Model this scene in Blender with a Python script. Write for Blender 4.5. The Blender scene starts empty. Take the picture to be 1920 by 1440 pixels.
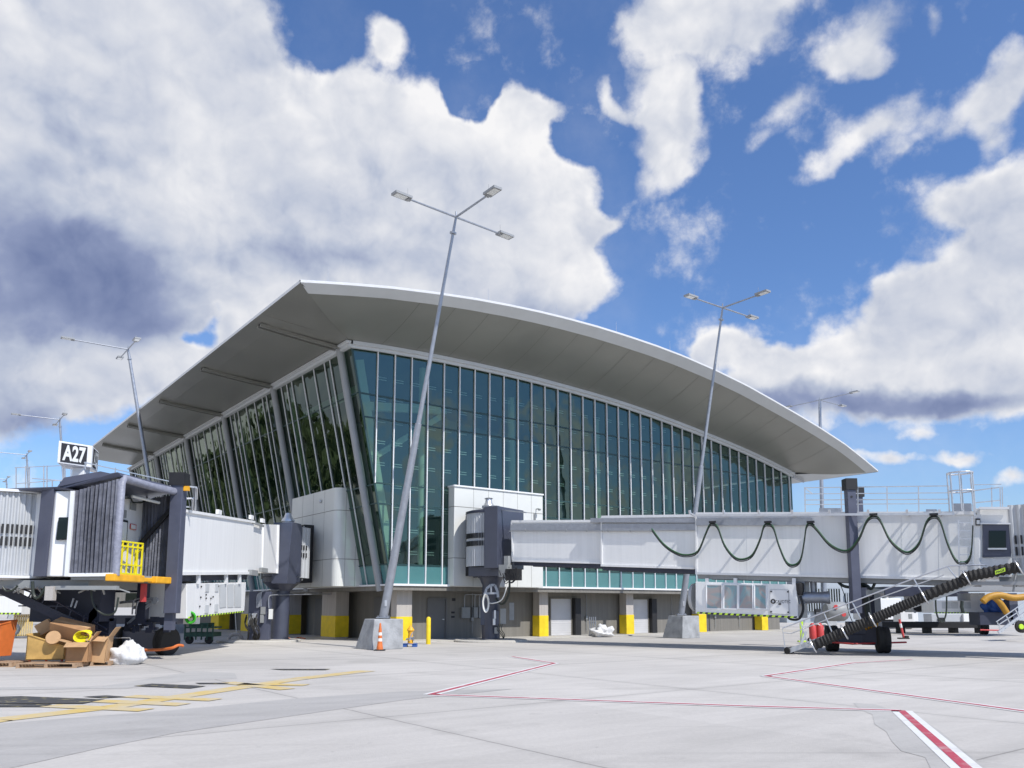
import bpy, bmesh, math, random
from mathutils import Vector, Matrix
random.seed(7)
sc = bpy.context.scene
col = sc.collection
R = math.radians
# ------------------------------------------------------------------ camera
FPX, CXP, CYP, CAMH = 1530.0, 960.0, 924.0, 1.8      # focal length / principal point in 1920-wide pixels
TH = math.atan(213 / FPX)
CT, ST = math.cos(TH), math.sin(TH)
cam = bpy.data.cameras.new('camera')
cam.sensor_width = 36; cam.lens = FPX / 1920 * 36; cam.shift_y = (CYP - 720) / 1920
cam.clip_end = 5000; cam.clip_start = .1
co = bpy.data.objects.new('camera', cam); col.objects.link(co)
co.location = (0, 0, CAMH); co.rotation_euler = (math.pi / 2 + TH, 0, 0)
sc.camera = co
# ------------------------------------------------------------------ measuring helpers (photo pixel -> real 3D position)
def ray(px, py):
    dx = px - CXP; dv = CYP - py
    return (dx, FPX * CT - dv * ST, FPX * ST + dv * CT)
def G(px, py, z=0.0):
    r = ray(px, py); t = (z - CAMH) / r[2]; return Vector((r[0] * t, r[1] * t, z))
def P(px, py, Y):
    r = ray(px, py); t = Y / r[1]; return Vector((r[0] * t, Y, CAMH + r[2] * t))
def onplane(px, py, P0, n):
    r = Vector(ray(px, py)); t = (Vector(P0) - Vector((0, 0, CAMH))).dot(Vector(n)) / r.dot(Vector(n))
    return r * t + Vector((0, 0, CAMH))
# ------------------------------------------------------------------ light
SUNV = Vector((.575, -.615, 1.0)).normalized()
sl = bpy.data.lights.new('sun', 'SUN'); sl.energy = 4.6; sl.angle = R(.53); sl.color = (1, .965, .91)
so = bpy.data.objects.new('sun', sl); col.objects.link(so)
so.rotation_euler = SUNV.to_track_quat('Z', 'Y').to_euler(); so.location = (20, -30, 60)
sc.view_settings.view_transform = 'Standard'; sc.view_settings.look = 'None'
sc.view_settings.exposure = 0.0; sc.view_settings.gamma = 1.0
sc.cycles.max_bounces = 8; sc.cycles.transparent_max_bounces = 12
sc.cycles.caustics_reflective = False; sc.cycles.caustics_refractive = False
# ------------------------------------------------------------------ sky
w = bpy.data.worlds.new('World'); sc.world = w; w.use_nodes = True
nt = w.node_tree; N = nt.nodes; L = nt.links; N.clear()
def nd(t, **k):
    n = N.new(t)
    for a, v in k.items():
        if a.startswith('i_'): n.inputs[int(a[2:])].default_value = v
        else: setattr(n, a, v)
    return n
def mt(op, a, b=None, c=None, clamp=False):
    n = N.new('ShaderNodeMath'); n.operation = op; n.use_clamp = clamp
    for i, v in enumerate((a, b, c)):
        if v is None: continue
        if isinstance(v, (int, float)): n.inputs[i].default_value = v
        else: L.new(v, n.inputs[i])
    return n.outputs[0]
out = nd('ShaderNodeOutputWorld')
sky = nd('ShaderNodeTexSky', sky_type='NISHITA', sun_disc=False, sun_elevation=R(50), air_density=1.15, dust_density=.5, ozone_density=3.0)
sky.sun_rotation = math.atan2(SUNV.x, SUNV.y)
tc = nd('ShaderNodeTexCoord')
sep = nd('ShaderNodeSeparateXYZ'); L.new(tc.outputs['Generated'], sep.inputs[0])
den = mt('ADD', mt('MAXIMUM', sep.outputs[1], -.93), 1.0)
u_ = mt('DIVIDE', sep.outputs[0], den); v_ = mt('DIVIDE', sep.outputs[2], den)
uv = nd('ShaderNodeCombineXYZ'); L.new(u_, uv.inputs[0]); L.new(v_, uv.inputs[1])
# stereographic sky chart: turbulence bends its outlines
def warp(src, scale, amt, det=3):
    n = nd('ShaderNodeTexNoise', noise_dimensions='3D'); n.inputs['Scale'].default_value = scale; n.inputs['Detail'].default_value = det
    L.new(tc.outputs['Generated'], n.inputs['Vector'])
    s = nd('ShaderNodeVectorMath', operation='SUBTRACT'); L.new(n.outputs['Color'], s.inputs[0]); s.inputs[1].default_value = (.5, .5, .5)
    m = nd('ShaderNodeVectorMath', operation='SCALE'); L.new(s.outputs[0], m.inputs[0]); m.inputs['Scale'].default_value = amt
    f = nd('ShaderNodeVectorMath', operation='MULTIPLY'); L.new(m.outputs[0], f.inputs[0]); f.inputs[1].default_value = (1, 1, 0)
    a = nd('ShaderNodeVectorMath', operation='ADD'); L.new(src, a.inputs[0]); L.new(f.outputs[0], a.inputs[1])
    return a.outputs[0]
uvw = warp(uv.outputs[0], 9, .05, 5)
def chart(px, py):
    r = Vector(ray(px, py)).normalized(); return r.x / (1 + r.y), r.z / (1 + r.y)
def blobs(lst, src):
    tot = None
    for (cx, cy, rx, ry, rot, wt) in lst:
        u0, v0 = chart(cx, cy); u1_, v1 = chart(cx + 50, cy); u2_, v2 = chart(cx, cy - 50)
        sx = math.hypot(u1_ - u0, v1 - v0) / 50; sy = math.hypot(u2_ - u0, v2 - v0) / 50
        mp = nd('ShaderNodeMapping', vector_type='TEXTURE')
        mp.inputs['Location'].default_value = (u0, v0, 0); mp.inputs['Rotation'].default_value = (0, 0, R(rot))
        mp.inputs['Scale'].default_value = (rx * sx * 1.35, ry * sy * 1.35, 1)
        L.new(src, mp.inputs[0])
        g = nd('ShaderNodeTexGradient', gradient_type='SPHERICAL'); L.new(mp.outputs[0], g.inputs[0])
        tot = mt('MULTIPLY_ADD', g.outputs['Fac'], wt, tot if tot is not None else 0.0)
    return tot
CL = [(60,130,430,420,0,1.6),(350,420,420,300,0,1.6),(120,380,330,320,0,1.2),(620,420,300,210,0,1.5),(830,430,260,190,0,1.4),(1010,500,120,110,0,1.3),
 (760,270,170,90,-18,1.2),(560,230,130,90,-30,1.0),(985,215,52,56,0,1.9),(885,205,40,50,-20,-1.6),(1060,250,40,50,0,-1.2),(960,280,60,50,0,1.0),(1040,370,70,90,0,1.2),(1060,540,80,80,0,1.2),(1150,385,40,20,30,.5),(1110,400,40,30,0,.6),
 (330,60,170,170,0,1.1),(430,130,90,90,0,.7),(708,88,42,48,0,1.2),(665,140,34,26,30,.45),
 (120,690,230,60,0,1.4),(330,680,90,50,10,1.2),(440,620,45,30,0,.9),(20,750,120,60,0,1.0),(300,540,130,110,0,.8),(60,560,260,120,0,1.2),
 (1300,30,160,90,0,1.4),(1400,0,110,50,20,1.0),(1180,25,60,60,0,1.0),(1140,60,25,40,-20,.6),(1245,150,70,70,0,1.2),(1225,220,60,60,0,1.1),(1250,290,60,60,0,1.1),(1285,330,36,26,-40,.9),(1125,150,50,18,-50,.75),(1180,190,50,20,-20,.6),
 (1605,85,100,48,40,.95),(1575,130,50,30,20,.6),(1735,25,30,45,0,.7),(1465,230,70,36,20,.75),(1420,290,50,18,15,.5),(1630,250,95,50,15,1.05),(1540,310,70,22,28,.7),(1660,300,50,24,20,.6),
 (1850,190,130,55,22,1.1),(1900,150,60,50,0,1.0),(1895,250,50,50,0,1.0),(1830,370,70,34,-5,.9),(1900,400,60,70,0,1.1),(1870,500,70,70,0,1.1),(1900,590,160,150,0,1.3),(1730,560,80,60,0,1.1),(1670,580,50,45,0,.8),
 (1760,650,180,80,0,1.2),(1560,670,130,55,10,1.2),(1360,650,60,42,0,1.3),(1330,640,35,24,0,.8),(1430,690,70,50,0,1.0),(1600,740,220,45,0,1.0),(1800,730,180,40,0,.9),
 (1705,800,70,22,0,.75),(1650,856,50,18,0,1.0),(1785,845,80,16,0,1.0),(1895,890,40,20,0,.8),(1840,780,80,18,0,.35),
 (400,388,26,20,0,-1.5),(398,550,50,44,-20,-1.5),(345,628,80,36,10,-1.5),(390,600,50,40,0,-.7)]
SH = [(0,555,400,150,5,.8),(230,530,190,80,-10,.6),(60,440,300,110,0,.4),(60,775,220,60,0,.9),(200,600,150,50,0,.5),(620,350,230,60,-20,.35),(650,480,260,50,0,.6),(200,330,240,60,10,.35),(500,450,120,40,0,.3),
 (1600,752,240,34,0,1.1),(1800,735,200,34,0,.8),(1450,735,80,24,0,.6),(1780,640,70,26,0,.35),(1850,600,60,30,0,.3),(330,170,90,70,0,.25),(960,600,160,40,0,.5),(1260,60,140,30,0,.2)]
def noise_(src, scale, det, ro=.55, dist=0.0):
    a = nd('ShaderNodeTexNoise'); a.inputs['Scale'].default_value = scale; a.inputs['Detail'].default_value = det; a.inputs['Roughness'].default_value = ro
    a.inputs['Distortion'].default_value = dist; L.new(src, a.inputs['Vector']); return a.outputs['Fac']
def shift(v):
    o_ = nd('ShaderNodeVectorMath', operation='ADD'); L.new(base, o_.inputs[0]); o_.inputs[1].default_value = v; return o_.outputs[0]
base = tc.outputs['Generated']
SOFT = CL[27:47]; CRISP = CL[:27] + CL[47:]
def billow(src):
    v = nd('ShaderNodeTexVoronoi', feature='F1'); v.inputs['Scale'].default_value = 13; v.inputs['Detail'].default_value = 4; v.inputs['Roughness'].default_value = .52; v.normalize = True
    L.new(src, v.inputs['Vector']); return mt('SUBTRACT', .42, v.outputs['Distance'])
f0 = noise_(base, 7.5, 11, .6)
bil = billow(warp(base, 12, .06, 3)); bil1 = billow(warp(shift((.010, -.003, .016)), 12, .06, 3))
hf = noise_(warp(base, 20, .03, 2), 34, 7, .65)
l0 = noise_(base, 7, 4, .5); l1 = noise_(shift((.018, -.006, .034)), 7, 4, .5)
cov = blobs(CRISP, uvw); cov2 = blobs(SOFT, warp(uv.outputs[0], 7, .075, 6))
bn = noise_(base, 3.0, 3)
behind = mt('MULTIPLY', mt('LESS_THAN', sep.outputs[1], .35), mt('MULTIPLY_ADD', bn, 5.0, -2.75))
behind = mt('ADD', behind, mt('MULTIPLY', mt('MAXIMUM', mt('MULTIPLY_ADD', sep.outputs[0], -1.0, -.56), 0.0), 9.0))
covt = mt('ADD', mt('MINIMUM', cov, 1.15), behind)
fine = mt('MULTIPLY', mt('SUBTRACT', hf, .5), .55)
D = mt('ADD', mt('ADD', covt, mt('MULTIPLY', mt('SUBTRACT', f0, .52), 1.7)), mt('MULTIPLY_ADD', bil, 1.1, fine))
al = nd('ShaderNodeMapRange', interpolation_type='SMOOTHSTEP'); L.new(D, al.inputs[0]); al.inputs[1].default_value = .14; al.inputs[2].default_value = .74
D2 = mt('ADD', mt('MINIMUM', cov2, 1.0), mt('MULTIPLY_ADD', mt('SUBTRACT', f0, .52), 2.3, mt('MULTIPLY_ADD', bil, .5, fine)))
al2 = nd('ShaderNodeMapRange', interpolation_type='SMOOTHSTEP'); L.new(D2, al2.inputs[0]); al2.inputs[1].default_value = .18; al2.inputs[2].default_value = 1.0
DD = mt('MAXIMUM', D, D2)
edge = nd('ShaderNodeMapRange'); L.new(DD, edge.inputs[0]); edge.inputs[1].default_value = .5; edge.inputs[2].default_value = 1.7; edge.inputs[3].default_value = 1.0; edge.inputs[4].default_value = .30
bigs = noise_(base, 2.6, 3, .5); mids = noise_(warp(base, 5, .12, 3), 5.5, 6, .5)
tex = mt('ADD', mt('MULTIPLY', mt('SUBTRACT', l0, l1), 1.2), mt('MULTIPLY', mt('SUBTRACT', bil, bil1), 1.3))
tex = mt('ADD', tex, mt('MULTIPLY_ADD', bil, .35, mt('MULTIPLY', mt('SUBTRACT', f0, .5), .35)))
lit = mt('MULTIPLY_ADD', tex, edge.outputs[0], .74)
lit = mt('ADD', lit, mt('MULTIPLY', mt('SUBTRACT', bigs, .5), .60))
lit = mt('ADD', lit, mt('MULTIPLY', mt('SUBTRACT', mids, .5), .50))
sh = blobs(SH, uvw)
shm = nd('ShaderNodeMapRange', interpolation_type='SMOOTHSTEP'); L.new(sh, shm.inputs[0]); shm.inputs[1].default_value = 0; shm.inputs[2].default_value = 1.25
lit = mt('SUBTRACT', lit, mt('MULTIPLY', shm.outputs[0], .64))
lit = mt('ADD', lit, mt('MULTIPLY', mt('SUBTRACT', 1.0, mt('MINIMUM', DD, 1.0)), .20), clamp=True)
cr = nd('ShaderNodeValToRGB'); L.new(lit, cr.inputs[0])
e = cr.color_ramp.elements
e[0].position = 0; e[0].color = (.17, .22, .40, 1); e[1].position = 1; e[1].color = (.96, .955, .97, 1)
for ps, c_ in ((.3, (.29, .345, .53, 1)), (.55, (.50, .555, .69, 1)), (.78, (.73, .755, .825, 1))):
    q = e.new(ps); q.color = c_
wisp = nd('ShaderNodeTexNoise'); wisp.inputs['Scale'].default_value = 3.2; wisp.inputs['Detail'].default_value = 9; wisp.inputs['Roughness'].default_value = .62; L.new(base, wisp.inputs['Vector'])
wa = nd('ShaderNodeMapRange', interpolation_type='SMOOTHSTEP'); L.new(wisp.outputs['Fac'], wa.inputs[0]); wa.inputs[1].default_value = .45; wa.inputs[2].default_value = .85; wa.inputs[4].default_value = .22
alpha = mt('MAXIMUM', mt('MAXIMUM', al.outputs[0], al2.outputs[0]), wa.outputs[0])
b1 = nd('ShaderNodeBackground'); b1.inputs['Strength'].default_value = .125
hs = nd('ShaderNodeMix', data_type='RGBA', blend_type='MULTIPLY'); hs.inputs[0].default_value = 1
L.new(sky.outputs[0], hs.inputs[6]); hs.inputs[7].default_value = (.78, .95, 1.24, 1)
L.new(hs.outputs[2], b1.inputs[0])
b2 = nd('ShaderNodeBackground'); L.new(cr.outputs[0], b2.inputs[0]); b2.inputs['Strength'].default_value = .97
mx = nd('ShaderNodeMixShader'); L.new(alpha, mx.inputs[0]); L.new(b1.outputs[0], mx.inputs[1]); L.new(b2.outputs[0], mx.inputs[2])
L.new(mx.outputs[0], out.inputs[0])
w.cycles.sampling_method = 'MANUAL'; w.cycles.sample_map_resolution = 512

# ------------------------------------------------------------------ materials
MATS = {}
def mat(name, color, rough=.6, metal=0.0, spec=.5, noise=0.0, nscale=3.0, bump=0.0, bscale=20.0, streak=0.0, coat=0.0, dirt=None):
    m = bpy.data.materials.new(name); m.use_nodes = True
    n = m.node_tree.nodes; l = m.node_tree.links
    b = n['Principled BSDF']
    b.inputs['Base Color'].default_value = (*color, 1); b.inputs['Roughness'].default_value = rough
    b.inputs['Metallic'].default_value = metal; b.inputs['Specular IOR Level'].default_value = spec
    b.inputs['Coat Weight'].default_value = coat
    t = n.new('ShaderNodeNewGeometry')
    if noise or streak:
        a = n.new('ShaderNodeTexNoise'); a.inputs['Scale'].default_value = nscale; a.inputs['Detail'].default_value = 8
        if streak:
            mp = n.new('ShaderNodeMapping'); mp.inputs['Scale'].default_value = (6, 6, .25); l.new(t.outputs['Position'], mp.inputs[0]); l.new(mp.outputs[0], a.inputs['Vector'])
        else: l.new(t.outputs['Position'], a.inputs['Vector'])
        r = n.new('ShaderNodeMapRange'); l.new(a.outputs['Fac'], r.inputs[0]); r.inputs[1].default_value = .3; r.inputs[2].default_value = .7
        k = noise or streak
        r.inputs[3].default_value = 1 - k; r.inputs[4].default_value = 1 + k * .6
        mm = n.new('ShaderNodeVectorMath'); mm.operation = 'SCALE'; mm.inputs[0].default_value = color; l.new(r.outputs[0], mm.inputs['Scale'])
        l.new(mm.outputs[0], b.inputs['Base Color'])
        r2 = n.new('ShaderNodeMapRange'); l.new(a.outputs['Fac'], r2.inputs[0]); r2.inputs[3].default_value = max(0, rough - .12); r2.inputs[4].default_value = min(1, rough + .12); l.new(r2.outputs[0], b.inputs['Roughness'])
    if bump:
        a = n.new('ShaderNodeTexNoise'); a.inputs['Scale'].default_value = bscale; a.inputs['Detail'].default_value = 6; l.new(t.outputs['Position'], a.inputs['Vector'])
        bp = n.new('ShaderNodeBump'); bp.inputs['Strength'].default_value = bump; bp.inputs['Distance'].default_value = .05; l.new(a.outputs['Fac'], bp.inputs['Height']); l.new(bp.outputs[0], b.inputs['Normal'])
    MATS[name] = m; return m
mat('white_paint', (.80,.80,.79), .42, streak=.05, nscale=1.2, coat=.1)
mat('white_panel', (.66,.67,.64), .5, noise=.04, nscale=1.2)
mat('white_trim', (.78,.79,.80), .4, noise=.04, nscale=2)
mat('frieze', (.55,.57,.58), .4, noise=.05, nscale=1)
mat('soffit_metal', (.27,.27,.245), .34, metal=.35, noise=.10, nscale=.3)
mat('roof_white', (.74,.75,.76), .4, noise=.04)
mat('dark_joint', (.05,.05,.05), .8)
mat('soffit_joint', (.15,.15,.135), .6)
mat('grey_post', (.30,.31,.32), .45, noise=.06, nscale=2)
mat('galvanized', (.36,.38,.42), .42, metal=.55, noise=.12, nscale=5)
mat('alu', (.62,.63,.65), .35, metal=.6, noise=.08, nscale=6)
mat('navy_paint', (.058,.066,.098), .42, noise=.10, nscale=2, coat=.15)
mat('dark_navy', (.03,.035,.06), .5, noise=.15, nscale=3)
mat('black', (.015,.015,.017), .6, noise=.2, nscale=5)
mat('rubber', (.025,.024,.023), .8, noise=.25, nscale=6, bump=.3, bscale=30)
mat('corrugated', (.47,.485,.50), .45, noise=.06, nscale=2)
mat('bellows_cloth', (.14,.147,.18), .55, noise=.25, nscale=4, bump=.5, bscale=9)
mat('bellows_pad', (.26,.27,.33), .5, noise=.18, nscale=6, bump=.5, bscale=9)
mat('yellow_paint', (.80,.58,.015), .5, noise=.14, nscale=3)
mat('orange_yellow', (.80,.40,.02), .5, noise=.15, nscale=5)
mat('safety_yellow', (.83,.72,.02), .4, noise=.08, nscale=4)
mat('hopper_yellow', (.58,.36,.11), .6, noise=.3, nscale=3)
mat('orange', (.66,.17,.04), .5, noise=.1, nscale=6)
mat('red_plastic', (.55,.06,.06), .5, noise=.1, nscale=6)
mat('stripe_white', (.75,.75,.72), .5)
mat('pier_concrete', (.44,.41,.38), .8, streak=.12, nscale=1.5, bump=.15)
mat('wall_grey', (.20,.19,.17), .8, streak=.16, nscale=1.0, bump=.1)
mat('door_grey', (.13,.13,.13), .5, noise=.05)
mat('shutter', (.56,.56,.57), .5, noise=.05, nscale=2)
mat('block_concrete', (.36,.37,.38), .8, noise=.28, nscale=2.6, bump=.35, bscale=14)
mat('cardboard', (.38,.21,.10), .85, noise=.15, nscale=4)
mat('cardboard_light', (.50,.31,.16), .85, noise=.12, nscale=5)
mat('pallet_wood', (.40,.27,.17), .85, noise=.25, nscale=8)
mat('bag_white', (.66,.66,.66), .7, noise=.08, nscale=8, bump=.6, bscale=7)
mat('green_dark', (.02,.07,.045), .55, noise=.3, nscale=5)
mat('hose_green', (.05,.42,.03), .4)
mat('cable', (.022,.03,.024), .5)
mat('cable_green', (.03,.13,.04), .45)
mat('blue_paint', (.03,.10,.35), .5, noise=.15)
mat('electric_grey', (.27,.28,.28), .5, noise=.08, nscale=5)
mat('duct_yellow', (.45,.23,.02), .55, noise=.15, nscale=6)
mat('far_wall', (.42,.46,.50), .7, noise=.04)
mat('label_lime', (.55,.80,.05), .5)
mat('ink', (.02,.02,.025), .6)
mat('frame_dark', (.02,.055,.055), .4)
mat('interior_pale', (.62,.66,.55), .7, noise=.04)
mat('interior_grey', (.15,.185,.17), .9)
mat('spandrel', (.075,.20,.205), .22, noise=.10, nscale=.6, coat=.4)
mat('leafage', (.10,.13,.05), .8, noise=.4, nscale=1)
mat('lens', (.75,.76,.74), .2)
mat('red_paint', (.45,.045,.075), .7, noise=.12, nscale=9)
mat('line_white', (.66,.66,.64), .7, noise=.10, nscale=9)
mat('line_yellow', (.56,.40,.09), .75, noise=.3, nscale=7)
mat('purple_blue', (.080,.088,.128), .45, noise=.1)
def glassmat(name, tint, refl=.9, ior=1.6, wav=.02, rc=(.92,1,.97)):
    m = bpy.data.materials.new(name); m.use_nodes = True; n = m.node_tree.nodes; l = m.node_tree.links; n.clear()
    o = n.new('ShaderNodeOutputMaterial'); t = n.new('ShaderNodeBsdfTransparent'); t.inputs[0].default_value = (*tint, 1)
    g = n.new('ShaderNodeBsdfGlossy'); g.inputs['Roughness'].default_value = .0; g.inputs['Color'].default_value = (refl*rc[0], refl*rc[1], refl*rc[2], 1)
    lw = n.new('ShaderNodeLayerWeight'); lw.inputs['Blend'].default_value = .5
    pw = n.new('ShaderNodeMath'); pw.operation = 'POWER'; l.new(lw.outputs['Facing'], pw.inputs[0]); pw.inputs[1].default_value = 4.0
    f = n.new('ShaderNodeMath'); f.operation = 'MULTIPLY_ADD'; r0_ = ((ior - 1) / (ior + 1)) ** 2; f.inputs[1].default_value = 1 - r0_; f.inputs[2].default_value = r0_; l.new(pw.outputs[0], f.inputs[0])
    ge = n.new('ShaderNodeNewGeometry'); a = n.new('ShaderNodeTexNoise'); a.inputs['Scale'].default_value = .9; a.inputs['Detail'].default_value = 1; l.new(ge.outputs['Position'], a.inputs['Vector'])
    bp = n.new('ShaderNodeBump'); bp.inputs['Strength'].default_value = 1; bp.inputs['Distance'].default_value = wav; l.new(a.outputs['Fac'], bp.inputs['Height']); l.new(bp.outputs[0], g.inputs['Normal'])
    mxx = n.new('ShaderNodeMixShader'); l.new(f.outputs[0], mxx.inputs[0]); l.new(t.outputs[0], mxx.inputs[1]); l.new(g.outputs[0], mxx.inputs[2])
    l.new(mxx.outputs[0], o.inputs[0]); MATS[name] = m; return m
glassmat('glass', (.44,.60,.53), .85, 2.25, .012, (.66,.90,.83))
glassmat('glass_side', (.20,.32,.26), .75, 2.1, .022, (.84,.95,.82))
glassmat('cab_glass', (.10,.12,.12), .8, 1.6, .0)
def ground_mat(name, tone, seams=True):
    m = bpy.data.materials.new(name); m.use_nodes = True; n = m.node_tree.nodes; l = m.node_tree.links; b = n['Principled BSDF']
    ge = n.new('ShaderNodeNewGeometry')
    mp = n.new('ShaderNodeMapping'); mp.inputs['Rotation'].default_value = (0, 0, R(-37)); l.new(ge.outputs['Position'], mp.inputs[0])
    def noise(sc_, det, src=None, ro=.6):
        a = n.new('ShaderNodeTexNoise'); a.inputs['Scale'].default_value = sc_; a.inputs['Detail'].default_value = det; a.inputs['Roughness'].default_value = ro
        l.new(src or ge.outputs['Position'], a.inputs['Vector']); return a.outputs['Fac']
    def mr(s, a0, a1, b0, b1_):
        r = n.new('ShaderNodeMapRange'); l.new(s, r.inputs[0]); r.inputs[1].default_value = a0; r.inputs[2].default_value = a1; r.inputs[3].default_value = b0; r.inputs[4].default_value = b1_; return r.outputs[0]
    def mth(op, a, c_):
        k = n.new('ShaderNodeMath'); k.operation = op
        for i, v in enumerate((a, c_)):
            if isinstance(v, (int, float)): k.inputs[i].default_value = v
            else: l.new(v, k.inputs[i])
        return k.outputs[0]
    st = n.new('ShaderNodeMapping'); st.inputs['Scale'].default_value = (.25, 1.6, 1); l.new(mp.outputs[0], st.inputs[0])
    v = mr(noise(.16, 5), .3, .7, .90, 1.07)
    v = mth('MULTIPLY', v, mr(noise(1.1, 10, st.outputs[0]), .3, .7, .93, 1.06))
    v = mth('MULTIPLY', v, mr(noise(14, 6), .3, .7, .95, 1.05))
    v = mth('MULTIPLY', v, mr(noise(.55, 12, None, .72), .60, .74, 1.0, .78))
    v = mth('MULTIPLY', v, mr(noise(6, 4, None, .5), .70, .78, 1.0, .70))
    v = mth('MULTIPLY', v, mr(noise(.30, 9, None, .66), .56, .66, 1.0, .88))
    ty = n.new('ShaderNodeMapping'); ty.inputs['Rotation'].default_value = (0, 0, R(-63)); ty.inputs['Scale'].default_value = (.05, 2.6, 1); l.new(ge.outputs['Position'], ty.inputs[0])
    v = mth('MULTIPLY', v, mr(noise(1.0, 3, ty.outputs[0], .5), .60, .72, 1.0, .90))
    ty2 = n.new('ShaderNodeMapping'); ty2.inputs['Rotation'].default_value = (0, 0, R(20)); ty2.inputs['Scale'].default_value = (.07, 3.1, 1); l.new(ge.outputs['Position'], ty2.inputs[0])
    v = mth('MULTIPLY', v, mr(noise(1.0, 3, ty2.outputs[0], .5), .60, .70, 1.0, .91))
    if seams:
        sp = n.new('ShaderNodeSeparateXYZ'); l.new(mp.outputs[0], sp.inputs[0])
        for ax, per, ph in ((0, 7.6, 1.0), (1, 7.6, 2.9)):
            wob = mth('MULTIPLY', noise(2.0, 3), .05)
            q = mth('ADD', mth('ADD', sp.outputs[ax], ph), wob)
            fr = mth('ABSOLUTE', mth('SUBTRACT', mth('FRACT', mth('DIVIDE', q, per), 0), .5), 0)
            d = mth('MULTIPLY', mth('SUBTRACT', .5, fr), per)
            v = mth('MULTIPLY', v, mr(d, .008, .03, .62, 1.0))
            v = mth('MULTIPLY', v, mr(d, .02, .30, .93, 1.0))
            ce = mth('FLOOR', mth('DIVIDE', mth('ADD', q, per / 2), per), 0)
            wn = n.new('ShaderNodeTexWhiteNoise'); wn.noise_dimensions = '1D'; l.new(ce, wn.inputs['W'])
            v = mth('MULTIPLY', v, mr(wn.outputs[0], 0, 1, .955, 1.03))
    mm = n.new('ShaderNodeVectorMath'); mm.operation = 'SCALE'; mm.inputs[0].default_value = tone; l.new(v, mm.inputs['Scale']); l.new(mm.outputs[0], b.inputs['Base Color'])
    b.inputs['Roughness'].default_value = .85; b.inputs['Specular IOR Level'].default_value = .25
    bp = n.new('ShaderNodeBump'); bp.inputs['Strength'].default_value = .35; bp.inputs['Distance'].default_value = .02; l.new(noise(40, 4), bp.inputs['Height']); l.new(bp.outputs[0], b.inputs['Normal'])
    MATS[name] = m
ground_mat('apron_concrete', (.50, .475, .44))
ground_mat('apron_dark', (.405, .39, .37), False)
ground_mat('apron_stain', (.435, .42, .395), False)
ground_mat('walk_concrete', (.47, .45, .41), False)
def worn(name, paint, under, lo, hi, scale=2.2):
    m = bpy.data.materials.new(name); m.use_nodes = True; n = m.node_tree.nodes; l = m.node_tree.links; b = n['Principled BSDF']
    ge = n.new('ShaderNodeNewGeometry'); a = n.new('ShaderNodeTexNoise'); a.inputs['Scale'].default_value = scale; a.inputs['Detail'].default_value = 9; a.inputs['Roughness'].default_value = .7; l.new(ge.outputs['Position'], a.inputs['Vector'])
    r = n.new('ShaderNodeMapRange'); l.new(a.outputs['Fac'], r.inputs[0]); r.inputs[1].default_value = lo; r.inputs[2].default_value = hi
    x = n.new('ShaderNodeMix'); x.data_type = 'RGBA'; l.new(r.outputs[0], x.inputs[0]); x.inputs[6].default_value = (*under, 1); x.inputs[7].default_value = (*paint, 1)
    l.new(x.outputs[2], b.inputs['Base Color']); b.inputs['Roughness'].default_value = .8; MATS[name] = m
worn('line_yellow', (.60,.42,.10), (.50,.465,.39), .30, .66, 1.4)
worn('red_paint', (.42,.06,.09), (.47,.36,.35), .28, .50)
worn('line_white', (.66,.66,.64), (.50,.48,.45), .25, .50)
def stencil_mat():
    m = bpy.data.materials.new('stencil'); m.use_nodes = True; n = m.node_tree.nodes; l = m.node_tree.links; b = n['Principled BSDF']
    ge = n.new('ShaderNodeNewGeometry'); a = n.new('ShaderNodeTexNoise'); a.inputs['Scale'].default_value = 5; a.inputs['Detail'].default_value = 3; l.new(ge.outputs['Position'], a.inputs['Vector'])
    c = n.new('ShaderNodeValToRGB'); l.new(a.outputs['Fac'], c.inputs[0]); c.color_ramp.elements[0].position = .58; c.color_ramp.elements[0].color = (.06,.06,.06,1); c.color_ramp.elements[1].position = .66; c.color_ramp.elements[1].color = (.28,.24,.12,1)
    l.new(c.outputs[0], b.inputs['Base Color']); b.inputs['Roughness'].default_value = .8; MATS['stencil'] = m
stencil_mat()
def shadow_arc_mat():  # colour bands paint the hanging cables' shadow arcs into the grille mesh
    m = bpy.data.materials.new('coil_mesh'); m.use_nodes = True; n = m.node_tree.nodes; l = m.node_tree.links; b = n['Principled BSDF']
    ge = n.new('ShaderNodeNewGeometry'); a = n.new('ShaderNodeTexNoise'); a.inputs['Scale'].default_value = .9; a.inputs['Detail'].default_value = 3; a.inputs['Distortion'].default_value = 1.2; l.new(ge.outputs['Position'], a.inputs['Vector'])
    c = n.new('ShaderNodeValToRGB'); l.new(a.outputs['Fac'], c.inputs[0]); e = c.color_ramp.elements
    e[0].position = .35; e[0].color = (.20,.34,.38,1); e[1].position = .65; e[1].color = (.28,.28,.32,1)
    q = e.new(.47); q.color = (.40,.335,.32,1); q = e.new(.55); q.color = (.24,.38,.41,1)
    l.new(c.outputs[0], b.inputs['Base Color']); b.inputs['Roughness'].default_value = .5; MATS['coil_mesh'] = m
shadow_arc_mat()

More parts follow.
